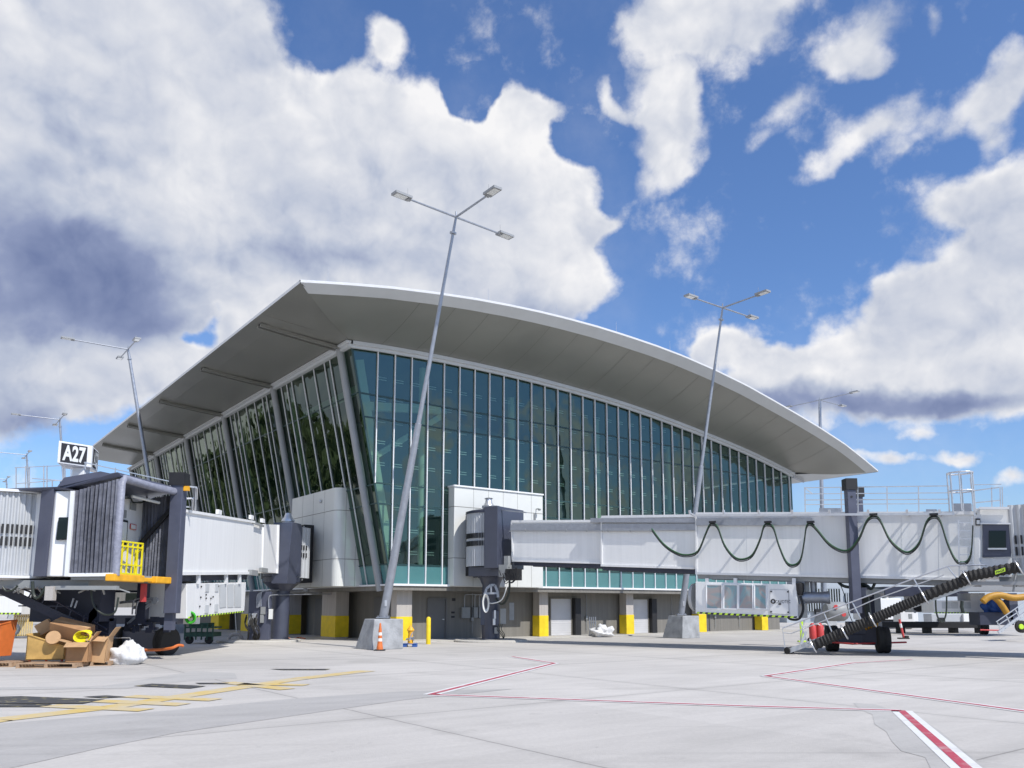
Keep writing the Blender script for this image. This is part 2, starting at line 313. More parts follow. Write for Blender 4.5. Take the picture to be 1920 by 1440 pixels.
# ------------------------------------------------------------------ mesh builder
class MB:
    def __init__(s): s.v = []; s.f = []; s.mi = []; s.m = 0
    def add(s, vs, fs):
        o = len(s.v); s.v += [Vector(q) for q in vs]; s.f += [[i + o for i in f] for f in fs]; s.mi += [s.m] * len(fs); return s
    def quad(s, *p): return s.add(p, [list(range(len(p)))])
    def hexa(s, b, t):   # bottom 4, top 4 (same order)
        n = len(b); return s.add(list(b) + list(t), [list(range(n))[::-1], list(range(n, 2 * n))] + [[i, (i + 1) % n, n + (i + 1) % n, n + i] for i in range(n)])
    def obox(s, c, ax, ay, az):
        c, ax, ay, az = map(Vector, (c, ax, ay, az))
        b = [c - ax - ay - az, c + ax - ay - az, c + ax + ay - az, c - ax + ay - az]
        return s.hexa(b, [q + 2 * az for q in b])
    def box(s, a, b):
        a, b = Vector(a), Vector(b); c = (a + b) / 2; h = (b - a) / 2
        return s.obox(c, (h.x, 0, 0), (0, h.y, 0), (0, 0, h.z))
    def bar(s, p0, p1, wd, ht=None, up=(0, 0, 1)):
        p0, p1 = Vector(p0), Vector(p1); d = (p1 - p0)
        if d.length < 1e-6: return s
        x = d.normalized(); u = Vector(up)
        if abs(x.dot(u)) > .98: u = Vector((1, 0, 0))
        y = u.cross(x).normalized(); z = x.cross(y)
        return s.obox((p0 + p1) / 2, d / 2, y * wd / 2, z * (ht or wd) / 2)
    def tube(s, pts, r, n=8, closed=False, cap=True):
        pts = [Vector(q) for q in pts]; k = len(pts); rs = r if isinstance(r, (list, tuple)) else [r] * k
        o = len(s.v); pv = None
        for i, q in enumerate(pts):
            if closed: t = pts[(i + 1) % k] - pts[i - 1]
            else: t = pts[min(i + 1, k - 1)] - pts[max(i - 1, 0)]
            t.normalize()
            if pv is None: pv = t.orthogonal().normalized()
            pv = (pv - t * pv.dot(t)); pv = pv.normalized() if pv.length > 1e-6 else t.orthogonal().normalized()
            w_ = t.cross(pv)
            for j in range(n):
                a = 2 * math.pi * j / n; s.v.append(q + (pv * math.cos(a) + w_ * math.sin(a)) * rs[i])
        for i in range(k if closed else k - 1):
            for j in range(n):
                a = o + i * n + j; b = o + i * n + (j + 1) % n; c = o + ((i + 1) % k) * n + (j + 1) % n; d = o + ((i + 1) % k) * n + j
                s.f.append([a, b, c, d]); s.mi.append(s.m)
        if cap and not closed:
            s.f.append([o + j for j in range(n)][::-1]); s.f.append([o + (k - 1) * n + j for j in range(n)]); s.mi += [s.m] * 2
        return s
    def cyl(s, p0, p1, r0, r1=None, n=16): return s.tube([p0, p1], [r0, r0 if r1 is None else r1], n)
    def lathe(s, c, axis, prof, n=24):   # prof: (along axis, radius)
        c = Vector(c); a = Vector(axis).normalized()
        pts = [c + a * q[0] for q in prof]; u = a.orthogonal().normalized(); v = a.cross(u); o = len(s.v); k = len(prof)
        for i in range(k):
            for j in range(n):
                t = 2 * math.pi * j / n; s.v.append(pts[i] + (u * math.cos(t) + v * math.sin(t)) * prof[i][1])
        for i in range(k - 1):
            for j in range(n):
                s.f.append([o + i * n + j, o + i * n + (j + 1) % n, o + (i + 1) * n + (j + 1) % n, o + (i + 1) * n + j]); s.mi.append(s.m)
        s.f.append([o + j for j in range(n)][::-1]); s.f.append([o + (k - 1) * n + j for j in range(n)]); s.mi += [s.m] * 2
        return s
    def prism(s, poly, ext):
        e_ = Vector(ext); poly = [Vector(q) for q in poly]; return s.hexa(poly, [q + e_ for q in poly])
    def grid(s, rows):
        o = len(s.v); n = len(rows[0])
        for r_ in rows: s.v += [Vector(q) for q in r_]
        for i in range(len(rows) - 1):
            for j in range(n - 1):
                s.f.append([o + i * n + j, o + i * n + j + 1, o + (i + 1) * n + j + 1, o + (i + 1) * n + j]); s.mi.append(s.m)
        return s
    def build(s, name, mats, parent=None, smooth=False, bevel=0, label=None, recalc=True):
        org = parent_world(parent)
        me = bpy.data.meshes.new(name); me.from_pydata([v - org for v in s.v], [], s.f)
        for m in (mats if isinstance(mats, (list, tuple)) else [mats]): me.materials.append(MATS[m])
        me.polygons.foreach_set('material_index', s.mi)
        if recalc:
            bm = bmesh.new(); bm.from_mesh(me); bmesh.ops.recalc_face_normals(bm, faces=bm.faces); bm.to_mesh(me); bm.free()
        if smooth: me.polygons.foreach_set('use_smooth', [True] * len(me.polygons))
        me.update()
        o = bpy.data.objects.new(name, me); col.objects.link(o)
        if parent: o.parent = parent
        if bevel:
            b = o.modifiers.new('bevel', 'BEVEL'); b.width = bevel; b.segments = 2; b.limit_method = 'ANGLE'; b.angle_limit = R(40)
        if smooth:
            try:
                me.set_sharp_from_angle(angle=R(38))
            except Exception: pass
        if label: o['label'] = label
        return o
def parent_world(p):
    v = Vector((0, 0, 0))
    while p is not None: v = v + Vector(p.location); p = p.parent
    return v
def tag(o, label=None, cat=None, group=None, kind=None):
    if label: o['label'] = label
    if cat: o['category'] = cat
    if group: o['group'] = group
    if kind: o['kind'] = kind
    return o
def thing(name, loc, label, cat, group=None):
    o = bpy.data.objects.new(name, None); col.objects.link(o); o.location = loc; o.empty_display_size = .3
    return tag(o, label, cat, group)
def solo(mb, name, mats, label, cat, group=None, **k):     # a thing that is one mesh
    c = sum((v for v in mb.v), Vector()) / len(mb.v); c.z = min(v.z for v in mb.v)
    mb.v = [v - c for v in mb.v]; o = mb.build(name, mats, None, **k); o.location = c; return tag(o, label, cat, group)
def arc(c, r, a0, a1, n, z): return [Vector((c[0] + r * math.cos(R(a0 + (a1 - a0) * i / n)), c[1] + r * math.sin(R(a0 + (a1 - a0) * i / n)), z)) for i in range(n + 1)]
def smoothpts(pts, k=6):   # catmull-rom
    out_ = []; p = [Vector(q) for q in pts]; p = [p[0]] + p + [p[-1]]
    for i in range(1, len(p) - 2):
        for j in range(k):
            t = j / k; a, b, c, d = p[i - 1], p[i], p[i + 1], p[i + 2]
            out_.append(.5 * ((2 * b) + (c - a) * t + (2 * a - 5 * b + 4 * c - d) * t * t + (3 * b - a - 3 * c + d) * t ** 3))
    out_.append(p[-2]); return out_
def text_mesh(name, txt, origin, xdir, ydir, height, width, m, parent, bold=.02, thick=.01):
    cu = bpy.data.curves.new('t', 'FONT'); cu.body = txt; cu.offset = bold; cu.extrude = 0
    to = bpy.data.objects.new('t', cu); col.objects.link(to); bpy.context.view_layer.update()
    me = bpy.data.meshes.new_from_object(to.evaluated_get(bpy.context.evaluated_depsgraph_get()))
    bpy.data.objects.remove(to); vs = [v.co.copy() for v in me.vertices]
    x0, x1 = min(v.x for v in vs), max(v.x for v in vs); y0, y1 = min(v.y for v in vs), max(v.y for v in vs)
    X = Vector(xdir).normalized(); Y = Vector(ydir).normalized(); Z = X.cross(Y)
    org = parent_world(parent); O_ = Vector(origin)
    mb = MB(); mb.v = [O_ + X * ((v.x - x0) / (x1 - x0) * width) + Y * ((v.y - y0) / (y1 - y0) * height) + Z * thick for v in vs]
    mb.f = [list(p.vertices) for p in me.polygons]; mb.mi = [0] * len(mb.f)
    return mb.build(name, m, parent, recalc=False)

# ------------------------------------------------------------------ building frame
BA = R(37); U1 = Vector((math.cos(BA), math.sin(BA), 0)); U2 = Vector((-math.sin(BA), math.cos(BA), 0))
BO = Vector((-5.165, 42.467, 0))
def W(a, b, z): return BO + U1 * a + U2 * b + Vector((0, 0, z))
def ab(p): q = Vector(p) - BO; return q.dot(U1), q.dot(U2)
def interp(tab, x):
    if x <= tab[0][0]: return tab[0][1]
    for (x0, y0), (x1, y1) in zip(tab, tab[1:]):
        if x <= x1: return y0 + (y1 - y0) * (x - x0) / (x1 - x0)
    return tab[-1][1]
TOP = [(-3.9,14.82),(-2.3,14.92),(-.2,15.0),(1.8,15.04),(3.8,15.05),(5.8,15.03),(7.9,14.98),(9.9,14.89),(11.9,14.79),(14,14.66),(16,14.49),(18,14.28),(20,14.04),(22,13.78),(24,13.5),(26.2,13.18),(28.3,12.84),(30.4,12.43),(32.5,11.98),(33.55,11.75)]
EDGE = [(-8.6,15.67),(-6.7,16.03),(-4.2,16.45),(-1.7,16.77),(.5,17.0),(2.8,17.17),(4.6,17.26),(6.4,17.31),(8.7,17.32),(11,17.26),(13.4,17.15),(15.8,16.97),(18.8,16.62),(22,16.13),(24.7,15.58),(27.6,14.97),(30.1,14.4),(33.1,13.62),(35.4,12.85),(37.5,12.07)]
KL = .214; ZS = 2.87
def aleft(z): return -1.2 - KL * (z - ZS)
BLEN = 48.0

# ------------------------------------------------------------------ ground
g = MB(); g.quad((-900,-300,0),(900,-300,0),(900,1800,0),(-900,1800,0)); tag(g.build('ground', 'apron_concrete'), kind='structure')
def sheet(name, px, m, z, label=None):
    s_ = MB(); s_.quad(*[G(x, y, z) for x, y in px]); o = s_.build(name, m, recalc=False)
    for p in o.data.polygons:
        if p.normal.z < 0: p.flip()
    return tag(o, label, None, None, 'structure')
sheet('apron_slab', [(-60,1462),(20,1440),(180,1404),(330,1374),(480,1352),(640,1329),(760,1312),(900,1298),(960,1292),(760,1296),(560,1309),(330,1331),(120,1347),(-60,1362)], 'apron_dark', .004)
sheet('apron_slab', [(190,1287),(365,1258),(440,1262),(445,1272),(360,1276),(240,1290),(60,1293),(-100,1294),(-100,1289)], 'apron_stain', .004)
sheet('apron_slab', [(1600,1318),(1640,1320),(1668,1330),(1700,1333),(1760,1368),(1800,1402),(1850,1440),(1862,1475),(1790,1480),(1752,1455),(1735,1420),(1690,1408),(1672,1390),(1662,1372),(1640,1358),(1636,1340),(1612,1330)], 'apron_stain', .004)
# painted lines
def strip(mb, pts, wd, z):
    pts = [Vector((p.x, p.y, z)) for p in pts]
    for a, b in zip(pts, pts[1:]):
        d = (b - a).normalized(); n_ = Vector((-d.y, d.x, 0)) * wd / 2
        mb.quad(a - n_, b - n_, b + n_, a + n_)
def marking(name, lines, label):
    wm = MB(); rm = MB()
    for px in lines:
        pts = [G(x, y) for x, y in px]; strip(wm, pts, .34, .008); strip(rm, pts, .12, .012)
    tag(wm.build(name, 'line_white', recalc=False), kind='structure')
    tag(rm.build('red_line_marking', 'red_paint', recalc=False), kind='structure')
marking('white_line_marking', [[(960,1231.5),(1040,1244),(806,1303)],[(806,1303),(960,1308.5),(1410,1325),(1690,1333)],[(1690,1333),(1811,1440),(1880,1500)],
     [(1600,1243.5),(1435,1268),(1920,1334),(2100,1358)],[(1600,1243.5),(1710,1237)]], None)
ym = MB()
strip(ym, [G(x, y) for x, y in ((-40,1356),(0,1350),(210,1326),(400,1297),(560,1273),(690,1258))], .55, .008)
for a_, b_ in (((92,1324),(275,1332)),((165,1314),(345,1322)),((240,1306),(405,1313)),((425,1280),(540,1293)),((450,1283),(575,1285))): strip(ym, [G(*a_), G(*b_)], .42, .011)
tag(ym.build('yellow_line_marking', 'line_yellow', recalc=False), kind='structure')
for q in ([(-90,1308),(40,1305),(197,1311),(155,1319),(-90,1319)],[(-40,1321),(100,1320),(75,1325),(-40,1325)],[(155,1306),(200,1303.5),(237,1306),(195,1308.5)],[(250,1286),(285,1281.5),(387,1286),(357,1290.5)],[(365,1280),(430,1280),(425,1282),(375,1282)],[(505,1254),(620,1254),(610,1256),(530,1256)]):
    sheet('stencilled_panel', q, 'stencil', .014)
# raised walk along the building and pads
wk = MB(); wk.box((0,0,0),(0,0,0)); wk = MB()
wk.hexa([W(-1.4,-.9,0),W(33,-.9,0),W(33,1.5,0),W(-1.4,1.5,0)], [W(-1.4,-.9,.06),W(33,-.9,.06),W(33,1.5,.06),W(-1.4,1.5,.06)])
tag(wk.build('pavement', 'walk_concrete', bevel=.01), kind='structure')

# ------------------------------------------------------------------ terminal
T = thing('terminal_building', W(0,0,0), 'glass-walled terminal with a broad curved roof and grey overhanging soffit', 'terminal')
# floor slab and sill
s_ = MB(); s_.hexa([W(-1.35,-.12,2.62),W(33.7,-.12,2.62),W(33.7,BLEN,2.62),W(-1.35,BLEN,2.62)], [W(-1.35,-.12,2.84),W(33.7,-.12,2.84),W(33.7,BLEN,2.84),W(-1.35,BLEN,2.84)])
s_.build('floor_slab', 'wall_grey', T)
s_ = MB(); s_.hexa([W(-1.3,-.2,2.845),W(33.72,-.2,2.845),W(33.72,-.01,2.845),W(-1.3,-.01,2.845)], [W(-1.3,-.2,2.95),W(33.72,-.2,2.95),W(33.72,-.01,2.95),W(-1.3,-.01,2.95)])
s_.hexa([W(-1.45,-.15,2.845),W(-1.45,BLEN,2.845),W(-1.3,BLEN,2.845),W(-1.3,-.15,2.845)], [W(-1.45,-.15,2.93),W(-1.45,BLEN,2.93),W(-1.3,BLEN,2.93),W(-1.3,-.15,2.93)])
s_.build('sill', 'white_trim', T)
# ground floor wall
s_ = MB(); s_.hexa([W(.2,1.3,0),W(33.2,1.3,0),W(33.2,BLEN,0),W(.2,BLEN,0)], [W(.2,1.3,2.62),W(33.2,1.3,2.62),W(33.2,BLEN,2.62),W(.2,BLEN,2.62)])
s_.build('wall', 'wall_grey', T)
# piers
def pier(a0, a1, b0=.5, b1=1.1, yw=0):
    p = MB(); p.hexa([W(a0,b0,0),W(a1,b0,0),W(a1,b1,0),W(a0,b1,0)], [W(a0,b0,2.62),W(a1,b0,2.62),W(a1,b1,2.62),W(a0,b1,2.62)])
    o = p.build('pier', 'pier_concrete', T)
    t_ = .02; h = 1.27; q = MB(); q.hexa([W(a0-t_,b0-t_,.06),W(a1+t_,b0-t_,.06),W(a1+t_,b1+t_,.06),W(a0-t_,b1+t_,.06)], [W(a0-t_,b0-t_,h),W(a1+t_,b0-t_,h),W(a1+t_,b1+t_,h),W(a0-t_,b1+t_,h)])
    q.build('yellow_guard', 'yellow_paint', o, bevel=.01)
for a0, a1 in ((-.6,.3),(8.85,9.5),(15.95,16.6),(22.9,23.65),(29.9,30.6)): pier(a0, a1)
for b0 in (6.6, 13.5, 20.5, 27.5): pier(-1.15, -.35, b0, b0 + 1.9)
# doors
def door_(a0, a1, zt, m, name, b=1.28):
    d = MB(); d.hexa([W(a0,b,.06),W(a1,b,.06),W(a1,b+.1,.06),W(a0,b+.1,.06)], [W(a0,b,zt),W(a1,b,zt),W(a1,b+.1,zt),W(a0,b+.1,zt)])
    if name == 'roller_door':
        k = int((zt-.06)/.14)
        for i in range(k): z_ = .08 + i*.14; d.hexa([W(a0,b-.015,z_),W(a1,b-.015,z_),W(a1,b-.002,z_),W(a0,b-.002,z_)], [W(a0,b-.015,z_+.125),W(a1,b-.015,z_+.125),W(a1,b-.002,z_+.125),W(a0,b-.002,z_+.125)])
    o = d.build(name, m, T)
    f = MB()
    for x0, x1, z0, z1 in ((a0-.07,a0-.003,.06,zt+.07),(a1+.003,a1+.07,.06,zt+.07),(a0,a1,zt+.003,zt+.07)):
        f.hexa([W(x0,b-.05,z0),W(x1,b-.05,z0),W(x1,b,z0),W(x0,b,z0)], [W(x0,b-.05,z1),W(x1,b-.05,z1),W(x1,b,z1),W(x0,b,z1)])
    f.build('door_frame', 'door_grey' if name == 'door' else 'wall_grey', o); return o
d1 = door_(1.75, 2.85, 2.18, 'door_grey', 'door')
h_ = MB(); h_.cyl(W(2.72,1.2,1.1), W(2.72,1.28,1.1), .03); h_.bar(W(2.72,1.21,1.1), W(2.6,1.21,1.1), .02); h_.build('handle', 'alu', d1)
for a0, a1 in ((10.35,11.95),(17.1,18.7)):
    door_(a0, a1, 2.25, 'shutter', 'roller_door')
    j = MB(); j.hexa([W(a1+.1,.95,.06),W(a1+.55,.95,.06),W(a1+.55,1.25,.06),W(a1+.1,1.25,.06)], [W(a1+.1,.95,2.3),W(a1+.55,.95,2.3),W(a1+.55,1.25,2.3),W(a1+.1,1.25,2.3)]); j.build('door_guide', 'black', T)
door_(3.0+19.4, 3.0+21.9, 2.1, 'door_grey', 'door')
for k, (a, z0, z1) in enumerate(((3.25,1.42,1.52),(3.25,1.18,1.28),(3.3,2.1,2.25))):
    m_ = MB(); m_.hexa([W(a,1.26,z0),W(a+.2,1.26,z0),W(a+.2,1.29,z0),W(a,1.29,z0)],[W(a,1.26,z1),W(a+.2,1.26,z1),W(a+.2,1.29,z1),W(a,1.29,z1)]); m_.build('door_plate' if k < 2 else 'wall_lamp','ink',T)
for a in (4.6, 9.9, 13.2, 16.9, 21.0, 25.5, 28.2):
    m_ = MB(); m_.tube([W(a,1.22,.3), W(a,1.22,2.55)], .02, 6); m_.hexa([W(a-.08,1.18,1.0),W(a+.08,1.18,1.0),W(a+.08,1.29,1.0),W(a-.08,1.29,1.0)],[W(a-.08,1.18,1.2),W(a+.08,1.18,1.2),W(a+.08,1.29,1.2),W(a-.08,1.29,1.2)]); m_.build('wall_conduit','electric_grey',T)
# left side of ground floor: dark door panels
for b0, b1 in ((2.2,4.4),(10.2,12.4),(16.8,19)):
    d = MB(); d.hexa([W(.12,b0,.02),W(.12,b1,.02),W(.19,b1,.02),W(.19,b0,.02)], [W(.12,b0,2.3),W(.12,b1,2.3),W(.19,b1,2.3),W(.19,b0,2.3)]); d.build('door', 'door_grey', T)
# gable windows
mul = [-2.3 + 1.0175 * i for i in range(36)]
cuts = [None] + mul + [33.55]
LEV = [12.6, 11.4, 8.05, 7.0, 3.93]
BX0, BX1, BXZ = 2.15, 8.45, 8.2
def topz(a): return interp(TOP, a)
for i in range(len(cuts) - 1):
    a1 = cuts[i + 1]; a0 = cuts[i]
    zb = 2.95
    if a0 is not None and a0 > BX0 - .05 and a1 < BX1 + .1: zb = BXZ
    if a0 is None: zb0 = ZS + (-1.2 - a1) / KL
    def lft(z): return aleft(z) if a0 is None else max(a0, aleft(z))
    def col_poly(z0, z1, b, ins=0.0):
        zz = [z0, z1]
        if a0 is not None:
            zc = ZS + (-1.2 - a0) / KL
            if z0 < zc < z1: zz.insert(1, zc)
        return [W(a1 - ins, b, z0), W(a1 - ins, b, z1)] + [W(lft(z) + ins, b, z) for z in reversed(zz)]
    if a0 is None: zb = zb0 + .02
    else:
        if a1 <= aleft(zb): zb = ZS + (-1.2 - a1) / KL + .02
    zt = topz(a1); 
    g_ = MB(); pl = col_poly(max(zb, 3.93), zt, 0); 
    # follow the curved head
    hd = lft(topz(a1)); pl = [p for p in pl]
    g_.add(pl, [list(range(len(pl)))]); g_.quad(W(a1,0,zt), W(a1,0,zt+.02), W(hd,0,max(zt, topz(hd))+.02), W(hd,0,zt))
    win = g_.build('window', 'glass', T)
    tr = MB()
    for z in LEV:
        if z > zb + .05 and z < zt - .1:
            l0 = lft(z); tr.hexa([W(l0,-.035,z-.045),W(a1-.055,-.035,z-.045),W(a1-.055,.02,z-.045),W(l0,.02,z-.045)], [W(l0,-.035,z+.035),W(a1-.055,-.035,z+.035),W(a1-.055,.02,z+.035),W(l0,.02,z+.035)])
    if tr.v: tr.build('muntin', 'frame_dark', win)
    if zb < 3.9:
        pl = col_poly(2.95, 3.93, -.004)
        sp_ = MB(); sp_.add(pl, [list(range(len(pl)))]); sp_.build('spandrel', 'spandrel', win)
    if i < len(cuts) - 2:
        z0 = zb if zb > 2.96 else 2.95
        if a1 < BX0: pass
        m_ = MB(); t_ = zt
        m_.hexa([W(a1-.024,-.10,z0),W(a1+.024,-.10,z0),W(a1+.024,-.002,z0),W(a1-.024,-.002,z0)], [W(a1-.024,-.10,t_),W(a1+.024,-.10,t_),W(a1+.024,-.002,t_),W(a1-.024,-.002,t_)])
        m_.m = 1
        m_.hexa([W(a1-.05,.004,z0),W(a1+.05,.004,z0),W(a1+.05,.16,z0),W(a1-.05,.16,z0)], [W(a1-.05,.004,t_),W(a1+.05,.004,t_),W(a1+.05,.16,t_),W(a1-.05,.16,t_)])
        m_.m = 2
        zz = 4.5
        while zz < t_ - .4:
            if zz > z0 + .3:
                for dz in (0, .13): m_.bar(W(a1+.12,.2,zz+dz), W(a1+.66,.2,zz+dz), .022, .026)
            zz += 1.13
        m_.build('mullion', ['white_trim', 'frame_dark', 'white_trim'], win)
# far gable end wall
s_ = MB(); s_.hexa([W(33.56,.0,2.95),W(33.7,.0,2.95),W(33.7,BLEN,2.95),W(33.56,BLEN,2.95)], [W(33.56,.0,11.8),W(33.7,.0,11.8),W(33.7,BLEN,11.8),W(33.56,BLEN,11.8)]); s_.build('wall', 'frame_dark', T)
s_ = MB(); s_.prism([W(33.5,BLEN,2.95),W(-1.2,BLEN,2.95)] + [W(-3.85+37.3*i/12,BLEN,topz(-3.85+37.3*i/12)+.3) for i in range(13)], U2*.2); s_.build('wall', 'wall_grey', T)
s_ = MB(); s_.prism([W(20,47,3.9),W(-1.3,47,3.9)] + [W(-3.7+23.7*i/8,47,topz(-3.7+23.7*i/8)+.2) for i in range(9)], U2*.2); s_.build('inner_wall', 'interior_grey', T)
# corner edge bar
s_ = MB(); s_.bar(W(aleft(2.95),0,2.95), W(aleft(14.85),0,14.85), .09, .09); s_.build('corner_post', 'frame_dark', T)
# left facade
posts = [.95 + 9.3 * i for i in range(5)] + [47.4]
def LF(b, z, out_=0.0): return W(aleft(z) - .05 - out_, b, z)
ZT = 14.8
bays = [(0.02, .95 - .2)] + [(posts[i] + .12, posts[i + 1] - .12) for i in range(5)]
BLX = (1.95, 8.2)
for bi, (b0, b1) in enumerate(bays):
    cs = [b0, b1] if bi == 0 else [b0] + [b0 + o_ for o_ in (1.4,2.1,3.5,5.05,6.65,7.4,8.25)] + [b1]
    for q0, q1 in zip(cs, cs[1:]):
        zb = 3.93
        if bi == 0: zb = 3.93
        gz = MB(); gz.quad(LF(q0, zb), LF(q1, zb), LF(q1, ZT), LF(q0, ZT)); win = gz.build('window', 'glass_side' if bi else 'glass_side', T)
        sp_ = MB(); sp_.quad(LF(q0, 2.93, .004), LF(q1, 2.93, .004), LF(q1, 3.93, .004), LF(q0, 3.93, .004)); sp_.build('spandrel', 'spandrel', win)
        tr = MB()
        for z in [12.6, 7.95, 7.0, 3.93]: tr.bar(LF(q0, z, .02), LF(q1, z, .02), .06, .06)
        tr.build('muntin', 'frame_dark', win)
        if bi and q1 != b1:
            m_ = MB(); m_.bar(LF(q1, 2.93, .045), LF(q1, ZT, .045), .045, .09, up=U2); m_.build('mullion', 'frieze', win)
for b_ in posts:
    p_ = MB(); p_.tube([LF(b_, 2.6, .14), LF(b_, 14.95, .14)], .2, 14); p_.build('column', 'grey_post', T, smooth=True)
# frieze
f_ = MB(); aa = [-3.9 + 37.5 * i / 40 for i in range(41)]
f_.grid([[W(a, -.10, topz(a) - .02) for a in aa], [W(a, -.24, topz(a) - .02) for a in aa], [W(a, -.24, topz(a) + .11) for a in aa], [W(a, -.42, topz(a) + .12) for a in aa], [W(a, -.42, topz(a) + .30) for a in aa], [W(a, -.3, topz(a) + .34) for a in aa]])
f_.bar(W(-3.95,-.3,14.9), W(-3.95,BLEN,14.9), .22, .16); f_.bar(W(-4.12,-.4,15.04), W(-4.12,BLEN,15.04), .26, .1)
f_.build('frieze', 'frieze', T)
# roof : top shell, soffit, fascia
def ez(a): return interp(EDGE, a)
AR = [-8.6, -7.5, -6.3, -5.2] + [-4.1 + 37.9 * i / 56 for i in range(57)] + [34.8, 35.8, 36.7, 37.5]
r_ = MB(); r_.grid([[W(a, -4.9, ez(a)) for a in AR], [W(a, BLEN - 2, ez(a)) for a in AR]]); 
r_.grid([[W(a, -4.95, ez(a) - .13) for a in AR], [W(a, -4.97, ez(a) - .04) for a in AR], [W(a, -4.9, ez(a)) for a in AR]])
r_.grid([[W(-8.62, b, 15.50), W(-8.64, b, 15.62), W(-8.6, b, 15.67)] for b in (-4.95, BLEN - 2)])
r_.grid([[W(37.5, b, 12.07), W(37.56, b, 11.98), W(37.52, b, 11.9)] for b in (-4.95, BLEN - 2)])
rf = r_.build('roof', 'roof_white', T, smooth=True)
# front soffit: inner line = facade top, then main slope, then an outer border strip
def inn(a):   # inner soffit line parametrised by outer a
    ai = min(33.8, max(-4.1, a))
    return W(ai, -.35, topz(ai) + .30)
rows = []
for fr in (0, .12, .3, .5, .7, .86):
    rr = []
    for a in AR:
        i_ = inn(a); o_ = W(a, -4.95, ez(a) - .13); q = i_.lerp(o_, fr)
        q.z += -.16 * math.sin(math.pi * fr) * 1.0
        rr.append(q)
    rows.append(rr)
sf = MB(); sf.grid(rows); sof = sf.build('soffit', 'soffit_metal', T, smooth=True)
bd = MB(); last = rows[-1]
bd.grid([[q + Vector((0, 0, -.03)) for q in last], [W(a, -4.95, ez(a) - .13) for a in AR]]); bd.build('soffit_border', 'frieze', sof, smooth=True)
jn = MB()
def srow(a, fr):
    q = inn(a).lerp(W(a, -4.95, ez(a) - .13), fr); q.z += -.16 * math.sin(math.pi * fr) - .012; return q
jn.quad(*[W(-4.1,-.35,topz(-4.1)+.27), W(-8.5,-4.85,15.50), W(-8.46,-4.87,15.50), W(-4.07,-.36,topz(-4.1)+.27)])
k_ = -2.3
while k_ < 33.8:
    pts = [srow(k_, f) for f in (0, .12, .3, .5, .7, .86)]
    for p0, p1 in zip(pts, pts[1:]): jn.quad(p0 - U1 * .01, p1 - U1 * .01, p1 + U1 * .01, p0 + U1 * .01)
    k_ += 2.035
jn.build('panel_joint', 'soffit_joint', sof)
# left soffit
sf = MB(); nb = 24
rows = [[W(-4.1, b, 15.12), W(-5.6, b, 15.20), W(-7.6, b, 15.36), W(-8.62, b, 15.5)] for b in [-.35 + (BLEN - 2 + .35) * i / nb for i in range(nb + 1)]]
sf.grid(rows); sf.quad(W(-4.1,-.35,15.12), W(-5.6,-.35,15.20), W(-7.6,-.35,15.36), W(-8.62,-.35,15.5), W(-8.62,-4.95,15.54))
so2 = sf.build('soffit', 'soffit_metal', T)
for b_ in posts[:5]:
    ch = MB()
    for db in (-.19, .19): ch.bar(W(-4.15, b_+db, 15.0), W(-5.6, b_+db, 15.09), .14, .16); ch.bar(W(-5.6, b_+db, 15.09), W(-8.25, b_+db, 15.34), .14, .16)
    ch.m = 1; ch.bar(W(-4.15, b_, 15.09), W(-5.6, b_, 15.17), .24, .05); ch.bar(W(-5.6, b_, 15.17), W(-8.25, b_, 15.40), .24, .05); ch.build('soffit_channel', ['soffit_metal', 'dark_joint'], so2)
# right eave soffit
sf = MB(); sf.grid([[W(33.7, b, 11.95), W(37.52, b, 11.9)] for b in (-.3, BLEN - 2)]); sf.quad(W(33.7,-.3,11.95), W(37.52,-.3,11.9), W(37.52,-4.95,11.93)); sf.build('soffit', 'frieze', T)
sf = MB(); sf.tube([W(33.6,-.2,11.75), W(36.2,.6,11.72)], .09); sf.build('downpipe', 'galvanized', T)
for a in (-7.2, 1.5, 6, 10.5, 15, 19.5, 24, 28.5):
    p_ = MB(); p_.cyl(W(a,-4.6,ez(a)-.05), W(a,-4.6,ez(a)+.75), .012, .006, 6); p_.build('lightning_rod', 'alu', T)
# interior: floors, ceiling, back wall, columns and beams
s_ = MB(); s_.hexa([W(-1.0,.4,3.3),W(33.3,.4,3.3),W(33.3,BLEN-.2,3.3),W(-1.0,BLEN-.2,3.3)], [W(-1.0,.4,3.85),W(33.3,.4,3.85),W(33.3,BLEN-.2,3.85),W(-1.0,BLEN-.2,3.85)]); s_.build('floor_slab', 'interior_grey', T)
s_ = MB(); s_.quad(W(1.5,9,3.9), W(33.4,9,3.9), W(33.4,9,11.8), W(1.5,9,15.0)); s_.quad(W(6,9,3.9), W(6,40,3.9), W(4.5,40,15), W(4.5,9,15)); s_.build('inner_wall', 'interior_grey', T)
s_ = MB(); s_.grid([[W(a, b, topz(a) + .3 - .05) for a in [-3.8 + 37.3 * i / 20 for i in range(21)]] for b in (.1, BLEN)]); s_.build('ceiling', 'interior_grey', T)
for a, z1, b in ((1.2,14.9,1.1),(8.3,14.6,2.4),(15.4,14.2,2.4),(22.5,13.2,2.4)):
    s_ = MB(); s_.tube([W(a,b,3.9), W(a-.1,b,z1)], .22, 12); s_.build('inner_column', 'interior_pale', T, smooth=True)
s_ = MB(); s_.bar(W(-.75,1.0,3.9), W(-2.9,1.0,14.6), .42, .42, up=U2); s_.bar(W(-2.5,1.0,12.2), W(2.5,1.0,12.7), .3, .45); s_.bar(W(-1.8,1.0,9.6), W(2.4,1.2,12.4), .22, .3); s_.bar(W(-2.6,1.1,13.2), W(-2.4,9,13.2), .3, .4); s_.build('corner_frame', 'interior_pale', T)
